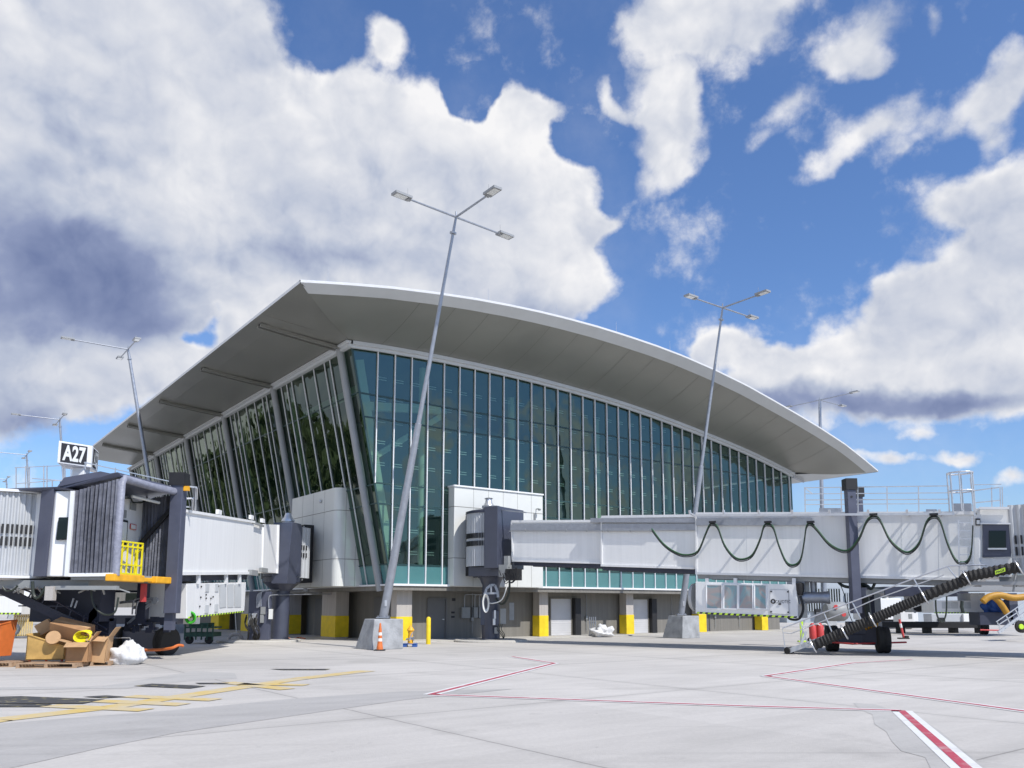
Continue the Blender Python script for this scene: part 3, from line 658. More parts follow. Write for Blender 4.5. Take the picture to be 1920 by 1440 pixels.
for b_ in posts[1:5]:
    s_ = MB(); s_.bar(W(-.6,b_,3.9), W(-2.8,b_,14.6), .3, .3, up=U2); s_.build('inner_column', 'interior_pale', T)
# entry boxes
def panel_lines(mb, p, q, n_, zs, off): pass
EB = MB(); EB.hexa([W(BX0,-.6,2.86),W(BX1-.2,-.6,2.86),W(BX1-.2,-.01,2.86),W(BX0,-.01,2.86)], [W(BX0,-.6,BXZ),W(BX1-.2,-.6,BXZ),W(BX1-.2,-.01,BXZ),W(BX0,-.01,BXZ)])
eb = EB.build('entry_box', 'white_panel', T, bevel=.02)
jj = MB()
for z in (7.1, 4.35): jj.bar(W(BX0-.003,-.603,z), W(BX1-.197,-.603,z), .004, .03); jj.bar(W(BX0-.003,-.603,z), W(BX0-.003,-.01,z), .004, .03)
for k in range(1, 6): a = BX0 + .25 + k * 1.0; jj.bar(W(a,-.603,2.87), W(a,-.603,BXZ), .014, .004, up=U2)
jj.build('panel_joint', 'wall_grey', eb)
cp = MB(); cp.bar(W(BX0-.02,-.63,BXZ+.02), W(BX1-.18,-.63,BXZ+.02), .08, .08); cp.bar(W(BX0-.03,-.63,BXZ+.02), W(BX0-.03,0,BXZ+.02), .06, .08); cp.build('coping', 'white_trim', eb)
c_ = MB(); c_.cyl(W(7.75,-.85,7.35), W(7.75,-.61,7.35), .03, n=8); c_.lathe(W(7.75,-.9,7.25), (0,0,1), [(-.02,.03),(0,.08),(.08,.1),(.1,.02)], 12); c_.bar(W(7.62,-.66,6.6), W(7.62,-.66,7.1), .05, .1); c_.build('camera_mount', 'electric_grey', eb)
AX = -2.93; r0 = .40; BF = 3.1
poly = [W(aleft(2.86),1.95,0)]; ncr = 6
polyb = []
for i in range(ncr + 1):
    t = math.pi / 2 * i / ncr; polyb.append((AX + r0 - r0 * math.cos(t), BF + r0 - r0 * math.sin(t)))
polyb.reverse()
EB = MB()
EB.hexa([W(-1.0,BF,2.86)] + [W(a, b, 2.86) for a, b in polyb] + [W(AX,9.2,2.86), W(-1.0,9.2,2.86)], [W(-2.2,BF,8.12)] + [W(a, b, 8.12) for a, b in polyb] + [W(AX,9.2,8.12), W(-2.2,9.2,8.12)])
eb2 = EB.build('entry_box', 'white_panel', T)
jj = MB()
for z in (6.9, 4.3):
    pp = [W(-1.5 if z < 5 else -2.05,BF-.005,z)] + [W(a - .003, b - .003, z) for a, b in polyb] + [W(AX-.003,9.2,z)]
    for p0, p1 in zip(pp, pp[1:]): jj.bar(p0, p1, .004, .03)
for a, b in ((-2.35,BF-.005),(-1.75,BF-.005)): jj.bar(W(a,b,2.87), W(a,b,8.1 if a < -2 else 5.0), .014, .004, up=U2)
for b in (4.6,6.1,7.6): jj.bar(W(AX-.003,b,2.87), W(AX-.003,b,8.1), .014, .004, up=U1)
jj.build('panel_joint', 'wall_grey', eb2)
c_ = MB(); c_.lathe(W(AX-.02,5.0,7.55), (-1,0,0), [(0,.06),(.08,.1),(.12,.02)], 10); c_.build('camera_mount', 'alu', eb2)
# roof conduits & electrical boxes on the wall by the rotunda
def ebox(a, z0, z1, wd):
    b_ = MB(); b_.hexa([W(a,1.12,z0),W(a+wd,1.12,z0),W(a+wd,1.29,z0),W(a,1.29,z0)], [W(a,1.12,z1),W(a+wd,1.12,z1),W(a+wd,1.29,z1),W(a,1.29,z1)])
    o = solo(b_, 'electrical_box', 'electric_grey', None, 'electrical box', 'electrical boxes on the grey ground-floor wall', bevel=.01)
    return o
for (a, z0, z1, wd), lb in zip([(3.85,1.15,1.75,.55),(4.65,1.17,1.75,.28),(5.0,1.15,1.75,.16)], ['widest grey electrical box on the wall right of the grey door','middle small electrical box on the wall beside the rotunda pedestal','narrow pale electrical box on the wall next to the rotunda pedestal']):
    o = ebox(a, z0, z1, wd); o['label'] = lb
    cd = MB(); cd.tube(smoothpts([W(a+wd*.4,1.2,z1), W(a+wd*.4,1.2,2.3), W(a+wd*.4+.1,1.2,2.45), W(a+wd*.4+.8,1.2,2.47)], 4), .02, 6); cd.build('conduit', 'galvanized', o)

# ------------------------------------------------------------------ apron light poles
def light_pole(base, top, arms, label, block=True, rr=(.19, .062), bcorner=None):
    base = Vector(base); top = Vector(top)
    t = thing('light_pole', (base.x, base.y, 0), label, 'light pole', 'tall leaning apron light poles')
    zb = 1.27
    if block:
        c = Vector(bcorner) if bcorner else Vector((base.x, base.y, 0)) - U1 * .75 - U2 * .75
        b4 = [c, c + U1 * 1.5, c + U1 * 1.5 + U2 * 1.5, c + U2 * 1.5 - U1 * .02]
        t4 = [c + U1 * .12 + U2 * .03, c + U1 * 1.49 + U2 * .02, c + U1 * 1.47 + U2 * 1.3, c + U1 * .28 + U2 * 1.25]
        for q in t4: q.z = zb
        m_ = MB(); m_.hexa(b4, t4); m_.build('base_block', 'block_concrete', t, bevel=.03)
        m_ = MB(); m_.box((base.x-.27, base.y-.27, zb+.04), (base.x+.27, base.y+.27, zb+.08))
        for sx in (-.2,.2):
            for sy in (-.2,.2): m_.cyl((base.x+sx, base.y+sy, zb), (base.x+sx, base.y+sy, zb+.14), .025, n=6)
        m_.build('base_plate', 'galvanized', t)
    p0 = Vector((base.x, base.y, zb + .06)); d = top - p0
    m_ = MB(); m_.tube([p0, p0 + d * .48, p0 + d * .481, p0 + d * .97, p0 + d], [rr[0], (rr[0]+rr[1])/2+.015, (rr[0]+rr[1])/2-.02, rr[1], rr[1]*.8], 16)
    m_.build('pole', 'galvanized', t, smooth=True)
    if block:
        m_ = MB(); q = p0 + d * .035; m_.obox(q + Vector((.02, -rr[0] * .98, 0)), (.05,0,0), (0,.02,0), (0,0,.13)); m_.build('hand_hole_cover', 'alu', t, bevel=.01)
        m_ = MB(); m_.cyl(top - d.normalized() * .75, top - d.normalized() * .68, .15, n=12); m_.build('collar', 'galvanized', t); m_ = MB(); m_.cyl(top, top + Vector((0,0,.25)), .04, n=8); m_.build('pole_cap', 'galvanized', t)
    for a in arms:
        a = Vector(a); e_ = top + a; u = a.normalized(); s_ = u.cross(Vector((0,0,1))).normalized()
        m_ = MB(); m_.tube([top, e_], [.05, .04], 8); ar = m_.build('arm', 'galvanized', t, smooth=True)
        m_ = MB(); m_.obox(e_ + u * .38 + Vector((0,0,.03)), u * .40, s_ * .2, (0,0,.05)); m_.obox(e_ + u * .05, u * .1, s_ * .09, (0,0,.06))
        m_.m = 1; m_.obox(e_ + u * .44 - Vector((0,0,.026)), u * .26, s_ * .15, (0,0,.008))
        m_.m = 0; m_.cyl(e_ + u*.1, e_ + u*.1 + Vector((0,0,.45)), .008, n=5)
        m_.build('lamp_head', ['grey_post', 'lens'], ar)
    return t
cA = G(696.5, 1219); bA = cA + U1 * .85 + U2 * .62
tA = P(855, 407, 33.6)
light_pole(bA, tA, [U1*2.4+U2*.15, -U1*2.4-U2*.15, -U2*2.35], 'tallest light pole, leaning in front of the building corner behind the traffic cone', bcorner=cA)
cB = G(1279.5, 1197.5); bB = cB + U1 * .8 + U2 * .75
tB = P(1355, 577, 46.0)
light_pole(bB, tB, [U1*2.4, -U1*2.4, -U2*2.4], 'leaning light pole rising behind the white tunnel bridge with the green cables', bcorner=cB)
for px, py, Y, lean, arms, lb in (
    (240,655,55.5,(3.4,1.6),[-U1*3.4,U2*2.2,-U2*2.2],'light pole standing behind the A27 bridge in front of the long left roof edge'),
    (112,787,80,(2.0,1.3),[-U1*3.4,U2*2.6,-U2*2.6],'small distant light pole directly above the A27 sign'),
    (50,853,100,(2.0,1.3),[-U1*3.4,U2*2.6,-U2*2.6],'more distant light pole left of the A27 sign'),
    (12,899,122,(2.0,1.3),[-U1*3.4,U2*2.6,-U2*2.6],'farthest light pole at the left picture edge')):
    t_ = P(px, py, Y); light_pole((t_.x + lean[0], t_.y + lean[1], 0), t_, arms, lb, True, (.24,.1))
t_ = P(1537, 750, 72); light_pole((t_.x - .6, t_.y, 0), t_, [-U2*3.0,U2*2.9,U1*3.3], 'upright light pole behind the low right tip of the roof', True, (.26,.13))

# ------------------------------------------------------------------ boarding bridges
def hose(mb, pts, r, k=6, n=6): mb.tube(smoothpts(pts, k), r, n)
def slats(mb, pts, z0, z1, out_=.03):   # vertical corrugated curtain along a plan polyline
    o = []
    for i, p in enumerate(pts):
        a = pts[max(i-1,0)]; b = pts[min(i+1,len(pts)-1)]; d = (b - a).normalized(); n_ = Vector((d.y, -d.x, 0))
        o.append(p + n_ * (out_ if i % 4 in (1, 2) else 0))
    z0_ = z0; mb.grid([[Vector((q.x, q.y, z0_)) for q in o], [Vector((q.x, q.y, z1)) for q in o]])
def wheel(parent, c, ax, r, wd, name='wheel'):
    c = Vector(c); a = Vector(ax).normalized(); h = wd / 2
    m_ = MB(); m_.lathe(c, a, [(-h, r*.58), (-h, r*.93), (-h*.8, r), (-h*.25, r), (-h*.2, r*.97), (h*.2, r*.97), (h*.25, r), (h*.8, r), (h, r*.93), (h, r*.58)], 32); w_ = m_.build(name, 'rubber', parent, smooth=True)
    m_ = MB(); m_.lathe(c, a, [(-h*.9, r*.57), (-h*.5, r*.2), (h*.5, r*.2), (h*.9, r*.57)], 20); m_.cyl(c - a*h*.8, c + a*h*.8, r*.16, n=12); m_.build('rim', 'dark_navy', w_)
    return w_
# ---- right bridge frame
RP = Vector((-1.1, 43.0, 0)); ra = R(-33.4); RD = Vector((math.cos(ra), math.sin(ra), 0)); RN = Vector((-math.sin(ra), math.cos(ra), 0))
def rb(px, py, off): return onplane(px, py, RP + RN * off, RN)
def rl(s, y, z): return RP + RD * s + RN * y + Vector((0, 0, z))
B1 = thing('boarding_bridge', RP, 'long white boarding bridge with green hanging cables on the right', 'boarding bridge', 'passenger boarding bridges')
def tunnel(parent, tl, tr, br, bl, off, depth, mats='white_paint', face_ribs=True):
    q = [rb(*bl, off), rb(*br, off), rb(*tr, off), rb(*tl, off)]; dv = RN * depth
    m_ = MB(); m_.hexa([q[0], q[1], q[1] + dv, q[0] + dv], [q[3], q[2], q[2] + dv, q[3] + dv]); o = m_.build('tunnel', mats, parent, bevel=.015)
    # frame strips on the near face
    f = MB(); e_ = -RN * .03
    f.bar(q[3] + e_, q[2] + e_, .06, .12); f.bar(q[0] + e_ + Vector((0,0,.05)), q[1] + e_ + Vector((0,0,.05)), .06, .10)
    f.bar(q[0] + e_, q[3] + e_, .05, .07, up=RD); f.bar(q[1] + e_, q[2] + e_, .06, .16, up=RD)
    f.build('tunnel_frame', mats, o)
    return o, q
tA_, qA = tunnel(B1, (960,978), (1129,977), (1129,1057.5), (962,1053), -1.15, 2.3)
tB_, qB = tunnel(B1, (1128.5,969.5), (1306,967), (1306,1067.5), (1128.5,1062), -1.32, 2.64)
tC_, qC = tunnel(B1, (1306,963.5), (1832,962), (1832,1089), (1306,1077), -1.5, 3.0)
for q in ((qA,), (qB,), (qC,)):
    q = q[0]; m_ = MB(); m_.bar(q[0] + RN*.25 - Vector((0,0,.09)), q[1] + RN*.25 - Vector((0,0,.09)), .25, .17); m_.bar(q[0] + RN*2.0 - Vector((0,0,.09)), q[1] + RN*2.0 - Vector((0,0,.09)), .25, .17)
    m_.build('floor_beam', 'dark_navy' if q is not qC else 'grey_post', B1)
# seams on C
m_ = MB()
for px in (1400, 1500, 1690, 1760): m_.bar(rb(px, 968, -1.503), rb(px+1, 1085, -1.503), .008, .004, up=RD)
m_.build('panel_joint', 'frieze', tC_)
# cable trays on near face
def bar_px(mb, a, b, off, wd, ht): mb.bar(rb(*a, off), rb(*b, off), wd, ht)
m_ = MB(); bar_px(m_, (958,989), (1129,988.5), -1.22, .1, .3); bar_px(m_, (1129,988.5), (1306,988), -1.38, .08, .3); bar_px(m_, (1108,975.5), (1306,976), -1.42, .1, .2); bar_px(m_, (1306,979), (1521,978), -1.56, .09, .3)
m_.build('cable_tray', 'galvanized', B1)
m_ = MB(); bar_px(m_, (955,996), (1225,995), -1.42, .04, .04)
for px in (985,1023,1061,1100,1140,1182,1219): m_.bar(rb(px,992,-1.42), rb(px,997,-1.42), .04, .04, up=RD)
m_.build('cable_clip', 'grey_post', B1)
m_ = MB(); bar_px(m_, (1300,966.5), (1790,963.5), -2.02, .07, .09); m_.build('festoon_rail', 'alu', B1)
for px in (1302, 1365, 1430, 1492, 1561, 1633, 1705, 1765):
    m_ = MB(); c = rb(px, 966, -1.5); m_.bar(c, c - RN * .5 + Vector((0,0,.03)), .07, .07); m_.bar(c - RN*.5, c - RN*.55 + Vector((0,0,.16)), .08, .1); m_.build('rail_bracket', 'alu', B1)
# cables
LOOP = [(1222,993),(1243,1020),(1265,1036),(1286,1042),(1308,1035),(1322,1004),(1330,986),(1337,983),(1346,990),(1358,1022),(1376,1045),(1393,1050),(1411,1041),(1425,1012),(1432,988),(1440,984),(1450,990),(1460,1022),(1474,1054),(1488,1061),(1501,1050),(1508,1015),(1512,988),(1520,983),(1532,994),(1554,1020),(1577,1033),(1594,1031),(1611,1010),(1625,978),(1638,969),(1650,976),(1668,1012),(1690,1033),(1706,1036),(1724,1018),(1737,980),(1751,969),(1763,978),(1776,1018),(1790,1048),(1802,1056),(1815,1052),(1822,1030),(1824,985)]
cb = MB()
for k, (dz, dn) in enumerate(((0,0),(.05,.03),(-.05,.02),(.015,.07))):
    cb.m = 1 if k in (1, 3) else 0; hose(cb, [rb(x, y, -2.03 + dn) + Vector((0, 0, dz)) for x, y in LOOP], .022, 4, 6)
cb.build('festoon_cable', ['cable', 'cable_green'], B1, smooth=True)
m_ = MB()
for px in (1336, 1440, 1520, 1638, 1751): c = rb(px, 981 if px < 1600 else 967, -2.03); m_.obox(c + Vector((0,0,.05)), RD*.14, RN*.06, (0,0,.04)); m_.tube([c + RD*(.15*math.cos(R(a))) + Vector((0,0,.15*math.sin(R(a))-.14)) for a in range(20,161,20)], .02, 6)
m_.build('cable_trolley', 'black', B1)
# rotunda pod
zt0, zt1 = 3.83, 6.72
pod = MB(); cc = rl(0, 0, 0)
pod.lathe(cc, (0,0,1), [(zt0+.05,1.12),(zt1-.06,1.12)], 32); po = pod.build('rotunda', 'navy_paint', B1, smooth=True)
sl_ = MB(); pts = [Vector((cc.x + 1.28*math.cos(R(a)), cc.y + 1.28*math.sin(R(a)), 0)) for a in [180 + 4 + i * 1.55 for i in range(64)]]
slats(sl_, pts, zt0+.02, zt1-.12, .035); sl_.build('slat_curtain', 'corrugated', po)
sl_ = MB()
for zc in (5.02, 5.42):
    for a in range(196, 281, 4): p = Vector((cc.x + 1.325*math.cos(R(a)), cc.y + 1.325*math.sin(R(a)), zc)); sl_.obox(p, Vector((-math.sin(R(a)), math.cos(R(a)), 0))*.028, Vector((math.cos(R(a)), math.sin(R(a)), 0))*.012, (0,0,.13))
sl_.build('curtain_window', 'black', po)
m_ = MB(); m_.lathe(cc, (0,0,1), [(zt1-.12,1.36),(zt1,1.36),(zt1+.08,1.1),(zt1+.1,.1)], 32); m_.build('pod_roof', 'dark_navy', po, smooth=True)
m_ = MB(); m_.obox(rl(1.0,-.25,(zt0+zt1)/2), RD*.42, RN*1.22, (0,0,(zt1-zt0)/2+.12)); m_.obox(rl(.3,-.1,zt0-.25), RD*1.0, RN*.95, (0,0,.25)); m_.build('pod_frame', 'navy_paint', B1, bevel=.02)
# bracket at the building side
m_ = MB(); b_a = rl(-1.0,-.5,0)
m_.hexa([W(2.9,-2.6,3.4),W(3.12,-2.6,3.4),W(3.12,-.62,3.4),W(2.9,-.62,3.4)], [W(2.9,-2.6,6.75),W(3.12,-2.6,6.75),W(3.12,-.62,6.75),W(2.9,-.62,6.75)])
m_.hexa([W(3.1,-2.5,3.5),W(4.9,-2.5,3.5),W(4.9,-.62,3.5),W(3.1,-.62,3.5)], [W(3.1,-2.5,3.75),W(4.9,-2.5,3.75),W(4.9,-.62,3.75),W(3.1,-.62,3.75)]); m_.build('building_seal', 'black', B1)
m_ = MB(); m_.hexa([W(3.1,-1.9,3.8),W(5.6,-1.9,3.8),W(5.6,-.62,3.8),W(3.1,-.62,3.8)], [W(3.1,-1.9,6.6),W(5.6,-1.9,6.6),W(5.6,-.62,6.6),W(3.1,-.62,6.6)]); m_.build('fixed_walkway', 'corrugated', B1)
m_ = MB(); m_.lathe(rl(-.1,-.1,zt1+.1), (0,0,1), [(0,.42),(.06,.46),(.12,.40),(.2,.34),(.42,.20),(.6,.17),(.66,.24),(.7,.1)], 20); m_.build('roof_vent', 'alu', B1, smooth=True)
m_ = MB(); m_.bar(rl(.2,-1.0,zt1+.12), rl(3.0,-1.25,zt1-.3), .1, .06); m_.bar(rl(.2,-1.0,zt1+.2), rl(1.2,-1.1,zt1+.12), .22, .12); m_.build('roof_bracket', 'galvanized', B1)
# pedestal
m_ = MB(); m_.lathe(cc, (0,0,1), [(.1,.62),(.14,.62),(.15,.48),(2.9,.46),(3.25,.62),(3.38,.8)], 28); ped = m_.build('pedestal', 'navy_paint', B1, smooth=True)
m_ = MB(); m_.lathe(cc, (0,0,1), [(3.36,.98),(3.46,1.0),(3.56,.98)], 36)
for k in range(36): a = 2*math.pi*k/36; m_.cyl((cc.x+.92*math.cos(a), cc.y+.92*math.sin(a), 3.30), (cc.x+.92*math.cos(a), cc.y+.92*math.sin(a), 3.37), .03, n=6)
m_.build('bearing_ring', 'dark_navy', ped)
def pbox(px0, py0, px1, py1, Y, dep, name, m, parent, bv=.01):
    a = P(px0, py1, Y); b = P(px1, py0, Y); q = MB(); q.box((a.x, Y, a.z), (b.x, Y + dep, b.z)); return q.build(name, m, parent, bevel=bv)
Yp = 42.3
pbox(922,1146,936,1173,Yp,.25,'control_box','navy_paint',ped); pbox(938,1141,949,1170,Yp,.25,'control_box','electric_grey',ped); pbox(955,1130,964,1163,Yp+.2,.2,'control_box','electric_grey',ped); pbox(901,1120,921,1172,Yp+.35,.2,'control_box','navy_paint',ped)
pbox(926,1144,930,1160,Yp-.03,.03,'gauge','alu',ped); pbox(924,1160,929,1172,Yp-.03,.03,'gauge','alu',ped); pbox(927,1176,934,1188,Yp,.1,'valve','electric_grey',ped)
m_ = MB()
for dx in (0, .05, .1):
    m_.tube(smoothpts([P(936+dx*60,1170,Yp-.05), P(932+dx*80,1180,Yp-.1), P(940+dx*60,1190,Yp), P(944,1198,Yp+.2)], 5), .02, 6)
hose(m_, [P(966,990,41.5), P(962,1020,41.4), P(956,1070,41.3), P(955,1105,41.4), P(949,1125,41.6), P(940,1133,41.8), P(930,1122,42)], .055)
m_.build('power_cable', 'cable', ped, smooth=True)
m_ = MB(); hose(m_, [P(966,995,41.4), P(956,1062,41.2), P(950,1100,41.2), P(941,1124,41.3), P(925,1131,41.5), P(915,1130,41.6)], .03)
for k in range(5): m_.tube([P(911 + (5.5+k*.6)*math.cos(R(a))*(.75), 1131 + (11+k)*math.sin(R(a))*1.15, 41.55-.04*k) for a in range(0,360,24)], .025, 5, closed=True)
m_.build('coiled_hose', 'stripe_white', ped, smooth=True)
m_ = MB(); yk = [P(908,1120,41.9), P(912,1104,41.9), P(920,1097,41.9), P(928,1097,41.9), P(933,1110,41.9), P(934,1120,41.9)]
for p, q in zip(yk, yk[1:]): m_.bar(p, q, .12, .12)
m_.bar(P(907,1113,41.85), P(934,1112,41.85), .1, .1); m_.bar(P(921,1097,41.9), P(921,1113,41.9), .1, .08); m_.build('yoke', 'galvanized', ped)
# drive unit cluster right of the pod
m_ = MB(); m_.obox(rl(2.4,-1.5,3.35), RD*.35, RN*.22, (0,0,.28)); m_.m=1; m_.obox(rl(1.9,-1.5,3.55), RD*.25, RN*.2, (0,0,.3)); m_.obox(rl(2.05,-1.55,4.0), RD*.12, RN*.1, (0,0,.28)); m_.m=0
random.seed(3)
for k in range(16): p = rl(1.7+random.random()*.9,-1.75,3.15+random.random()*.5); m_.tube(smoothpts([p, p+Vector((.1,0,-.25)), p+Vector((.3,0,-.1)), p+Vector((.35,0,.1))],4), .02, 5)
m_.build('service_unit', ['black', 'electric_grey'], B1)
# lift columns
def column(top_px, bot_px, Y, w1, parent, cap=True, zb=None):
    t_ = P(*top_px, Y); b_ = P(*bot_px, Y); b_ = Vector((t_.x + (b_.x - t_.x)*.35, Y, b_.z))
    m_ = MB(); m_.obox((t_ + b_)/2, Vector((w1/2,0,0)), Vector((0,w1/2,0)), (t_ - b_)/2); o = m_.build('lift_column', 'purple_blue', parent, bevel=.02)
    if cap: m_ = MB(); m_.obox(t_ + Vector((0,0,-.12)), (w1/2+.05,0,0), (0,w1/2+.05,0), (0,0,.22)); m_.build('column_cap', 'black', o)
    m_ = MB(); m_.cyl(t_ + Vector((-.02,-w1/2-.012,-.62)), t_ + Vector((-.02,-w1/2+.02,-.62)), .045, n=10); m_.build('lifting_eye', 'black', o)
    return o, b_
cY = 32.6
cN, cb0 = column((1592.5,903), (1603,1150), rb(1592.5,903,-1.78).y, .34, B1)
cF, cb1 = column((1607,918), (1612,1140), cY+2.9, .34, B1)
m_ = MB(); m_.obox(rl(18.4,.2,2.35), RD*.22, RN*2.0, (0,0,.16)); m_.build('cross_beam', 'navy_paint', B1)
m_ = MB(); m_.obox(rl(18.4,.2,1.3), RD*.28, RN*.7, (0,0,1.0)); m_.build('carriage_post', 'dark_navy', B1)
# bogie
bc = (G(1562,1222) + G(1660,1225.5))/2; bx = (G(1660,1225.5) - G(1562,1222)); bx.z = 0; bx.normalize(); bx = Vector((.97,-.24,0)).normalized(); by = Vector((-bx.y, bx.x, 0))
wheel(B1, Vector((*G(1660,1225.5).xy, .52)) + by*.35, bx, .52, .46); wheel(B1, Vector((*G(1563,1222).xy, .52)) + by*.35, bx, .52, .46)
bc = Vector((*((G(1660,1225.5) + G(1563,1222))/2).xy, 0)) + by*.35
m_ = MB(); m_.obox(bc + Vector((0,0,.62)), bx*.72, by*.35, (0,0,.28)); m_.obox(bc + Vector((0,0,.95)), bx*.35, by*.4, (0,0,.25)); bg = m_.build('bogie', 'dark_navy', B1, bevel=.03)
m_ = MB()
for k in range(5):
    m_.tube(smoothpts([bc + bx*(.35+.09*k) - by*.3 + Vector((0,0,.85)), bc + bx*(.3+.1*k) - by*.55 + Vector((0,0,1.05+.03*k)), bc + bx*(.75+.03*k) - by*.4 + Vector((0,0,1.25))], 4), .045, 6)
m_.obox(bc - bx*.28 - by*.45 + Vector((0,0,.93)), bx*.2, by*.1, (0,0,.07)); m_.build('drive_motor', 'duct_yellow', bg, smooth=True)
m_ = MB(); m_.tube([G(1538,1222)+Vector((0,-.3,.42)), bc - by*.95 - bx*.3 + Vector((0,0,.36)), G(1696,1223)+Vector((0,-.2,.40))], .035, 8); m_.build('guard_rail', 'red_plastic', bg)
text_mesh('fleet_number', 'E268', bc - by*.36 - bx*.35 + Vector((0,-.02,.74)), bx, (0,0,1), .1, .26, 'stripe_white', bg)
# canopy & cab of the right bridge
pl = lambda x, y: rb(x, y, -1.55)
def rbox(px0, py0, px1, py1, off, dep, name, m, parent, bv=.01):
    a, b, c, d = rb(px0,py1,off), rb(px1,py1,off), rb(px1,py0,off), rb(px0,py0,off); dv = RN*dep
    q = MB(); q.hexa([a,b,b+dv,a+dv],[d,c,c+dv,d+dv]); return q.build(name, m, parent, bevel=bv)
rbox(1826,953,1838,1086,-1.55,3.0,'cab_frame','white_paint',B1)
cab = rbox(1838,953,1896,1082,-1.5,3.2,'cab','white_paint',B1)
dr = rbox(1842,983,1896,1045,-1.56,.05,'cab_door','purple_blue',cab)
rbox(1854,995,1886,1028,-1.60,.03,'door_window','cab_glass',dr)
m_ = MB(); m_.bar(rb(1852,1029,-1.62), rb(1888,1029,-1.62), .03, .06); m_.build('window_frame','alu',dr)
rbox(1829,972,1838,985,-1.62,.06,'floodlight','black',cab); rbox(1831,975,1837,983,-1.635,.01,'floodlight_lens','lens',cab)
m_ = MB(); m_.bar(rb(1836,953,-1.65), rb(1892,953,-1.65), .2, .08); m_.bar(rb(1838,981.5,-1.6), rb(1896,982,-1.6), .1, .05); m_.build('cab_roof_edge','white_trim',cab)
sl_ = MB(); a0 = rb(1893,1000,-1.6); pts = [Vector((a0.x,a0.y,0)) + RD*(2.2*math.sin(R(k*1.5))) - RN*(.5*(1-math.cos(R(k*3.0)))) for k in range(60)]
slats(sl_, pts, 2.9, 5.35, .05); rc = sl_.build('slat_curtain', 'corrugated', B1)
sl_ = MB()
for zc in (3.72, 4.12):
    for k in range(3, 56, 3): p = pts[k] - RN*.04; sl_.obox(p + Vector((0,0,zc)), RD*.03, RN*.03, (0,0,.15))
sl_.build('curtain_window', 'black', rc)
m_ = MB(); m_.hexa([rl(24.4,-1.7,5.36),rl(28,-1.9,5.36),rl(28,1.6,5.36),rl(24.4,1.6,5.36)],[rl(24.4,-1.7,5.5),rl(28,-1.9,5.5),rl(28,1.6,5.5),rl(24.4,1.6,5.5)]); m_.build('cab_roof','roof_white',B1)
m_ = MB(); m_.hexa([rl(23.0,-1.4,2.55),rl(28,-1.4,2.3),rl(28,1.4,2.3),rl(23.0,1.4,2.55)],[rl(23.0,-1.4,2.9),rl(28,-1.4,2.85),rl(28,1.4,2.85),rl(23.0,1.4,2.9)]); m_.build('cab_floor','grey_post',B1)
# ladder with cage
m_ = MB()
for y in (980,1008-13,1010,1025,1040,1055,1070): m_.bar(rb(1798,y,-2.0), rb(1824,y+.5,-2.0), .035, .035)
m_.bar(rb(1797,975,-2.0), rb(1799,1085,-2.0), .05, .05, up=RD); m_.bar(rb(1823,968,-2.0), rb(1826,1085,-2.0), .05, .05, up=RD)
m_.build('ladder', 'alu', B1)
m_ = MB(); c0 = rb(1803, 930, -1.75); c0 = Vector((c0.x, c0.y, 0))
for z in (6.62, 5.95): m_.tube([c0 + RD*(.42*math.cos(R(a))) + RN*(.36*math.sin(R(a))) + Vector((0,0,z)) for a in range(0,360,20)], .03, 6, closed=True)
for a in (90,140,180,225,270,330,20): q = c0 + RD*(.42*math.cos(R(a))) + RN*(.36*math.sin(R(a))); m_.cyl(q + Vector((0,0,5.2)), q + Vector((0,0,6.65)), .024, n=6)
m_.bar(rb(1820,897,-1.75), rb(1828,968,-1.75), .06, .06, up=RD); m_.build('ladder_cage', 'alu', B1)
# roof handrails
m_ = MB()
for off, y0, y1, ym_ in ((-.9,914.5,911,(937.5,936)),(1.3,926,924,(946,944))):
    for ya, yb in ((y0,y1), ym_): m_.bar(rb(1508,ya,off), rb(1779,yb,off), .035, .035)
    for px in (1509,1577,1608,1663,1722,1779): m_.bar(rb(px, y0+(y1-y0)*(px-1508)/271, off), rb(px+1, 962, off), .04, .04, up=RD)
m_.bar(rb(1508,914.5,-.9), rb(1524,926,1.3), .035, .035)
m_.bar(rb(1826,920,-.9), rb(1873,914,-.9), .04, .04); m_.bar(rb(1826,943,-.9), rb(1876,938,-.9), .04, .04); m_.bar(rb(1822,909,1.0), rb(1878,908,1.0), .03, .03)
for px in (1859,1875,1879): m_.bar(rb(px,913,-.9), rb(px+1,955,-.9), .04, .04, up=RD)
m_.build('roof_handrail', 'alu', B1)
m_ = MB(); m_.bar(rb(1538,957,-.8), rb(1578,957,-.8), .4, .15); m_.bar(rb(1737,958,-.9), rb(1757,958,-.9), .3, .1); m_.bar(rb(1787,958,-.9), rb(1822,958,-.9), .6, .5); m_.build('roof_equipment', 'galvanized', B1)
# stuff under tunnel: cable loops and struts
m_ = MB(); hose(m_, [rb(1572,1091,-1.2), rb(1580,1098,-1.2), rb(1596,1101,-1.2), rb(1612,1096,-1.2), rb(1625,1098,-1.2), rb(1634,1104,-1.2), rb(1641,1092,-1.2)], .06); hose(m_, [rb(1612,1090,-1.1), rb(1622,1110,-1.0), rb(1628,1150,-.9), rb(1632,1175,-.9)], .12)
hose(m_, [rb(1574,1093,-1.3), rb(1583,1115,-1.3), rb(1592,1150,-1.2), rb(1598,1165,-1.2)], .015); m_.build('power_cable', 'cable', B1, smooth=True)
tag(B1)
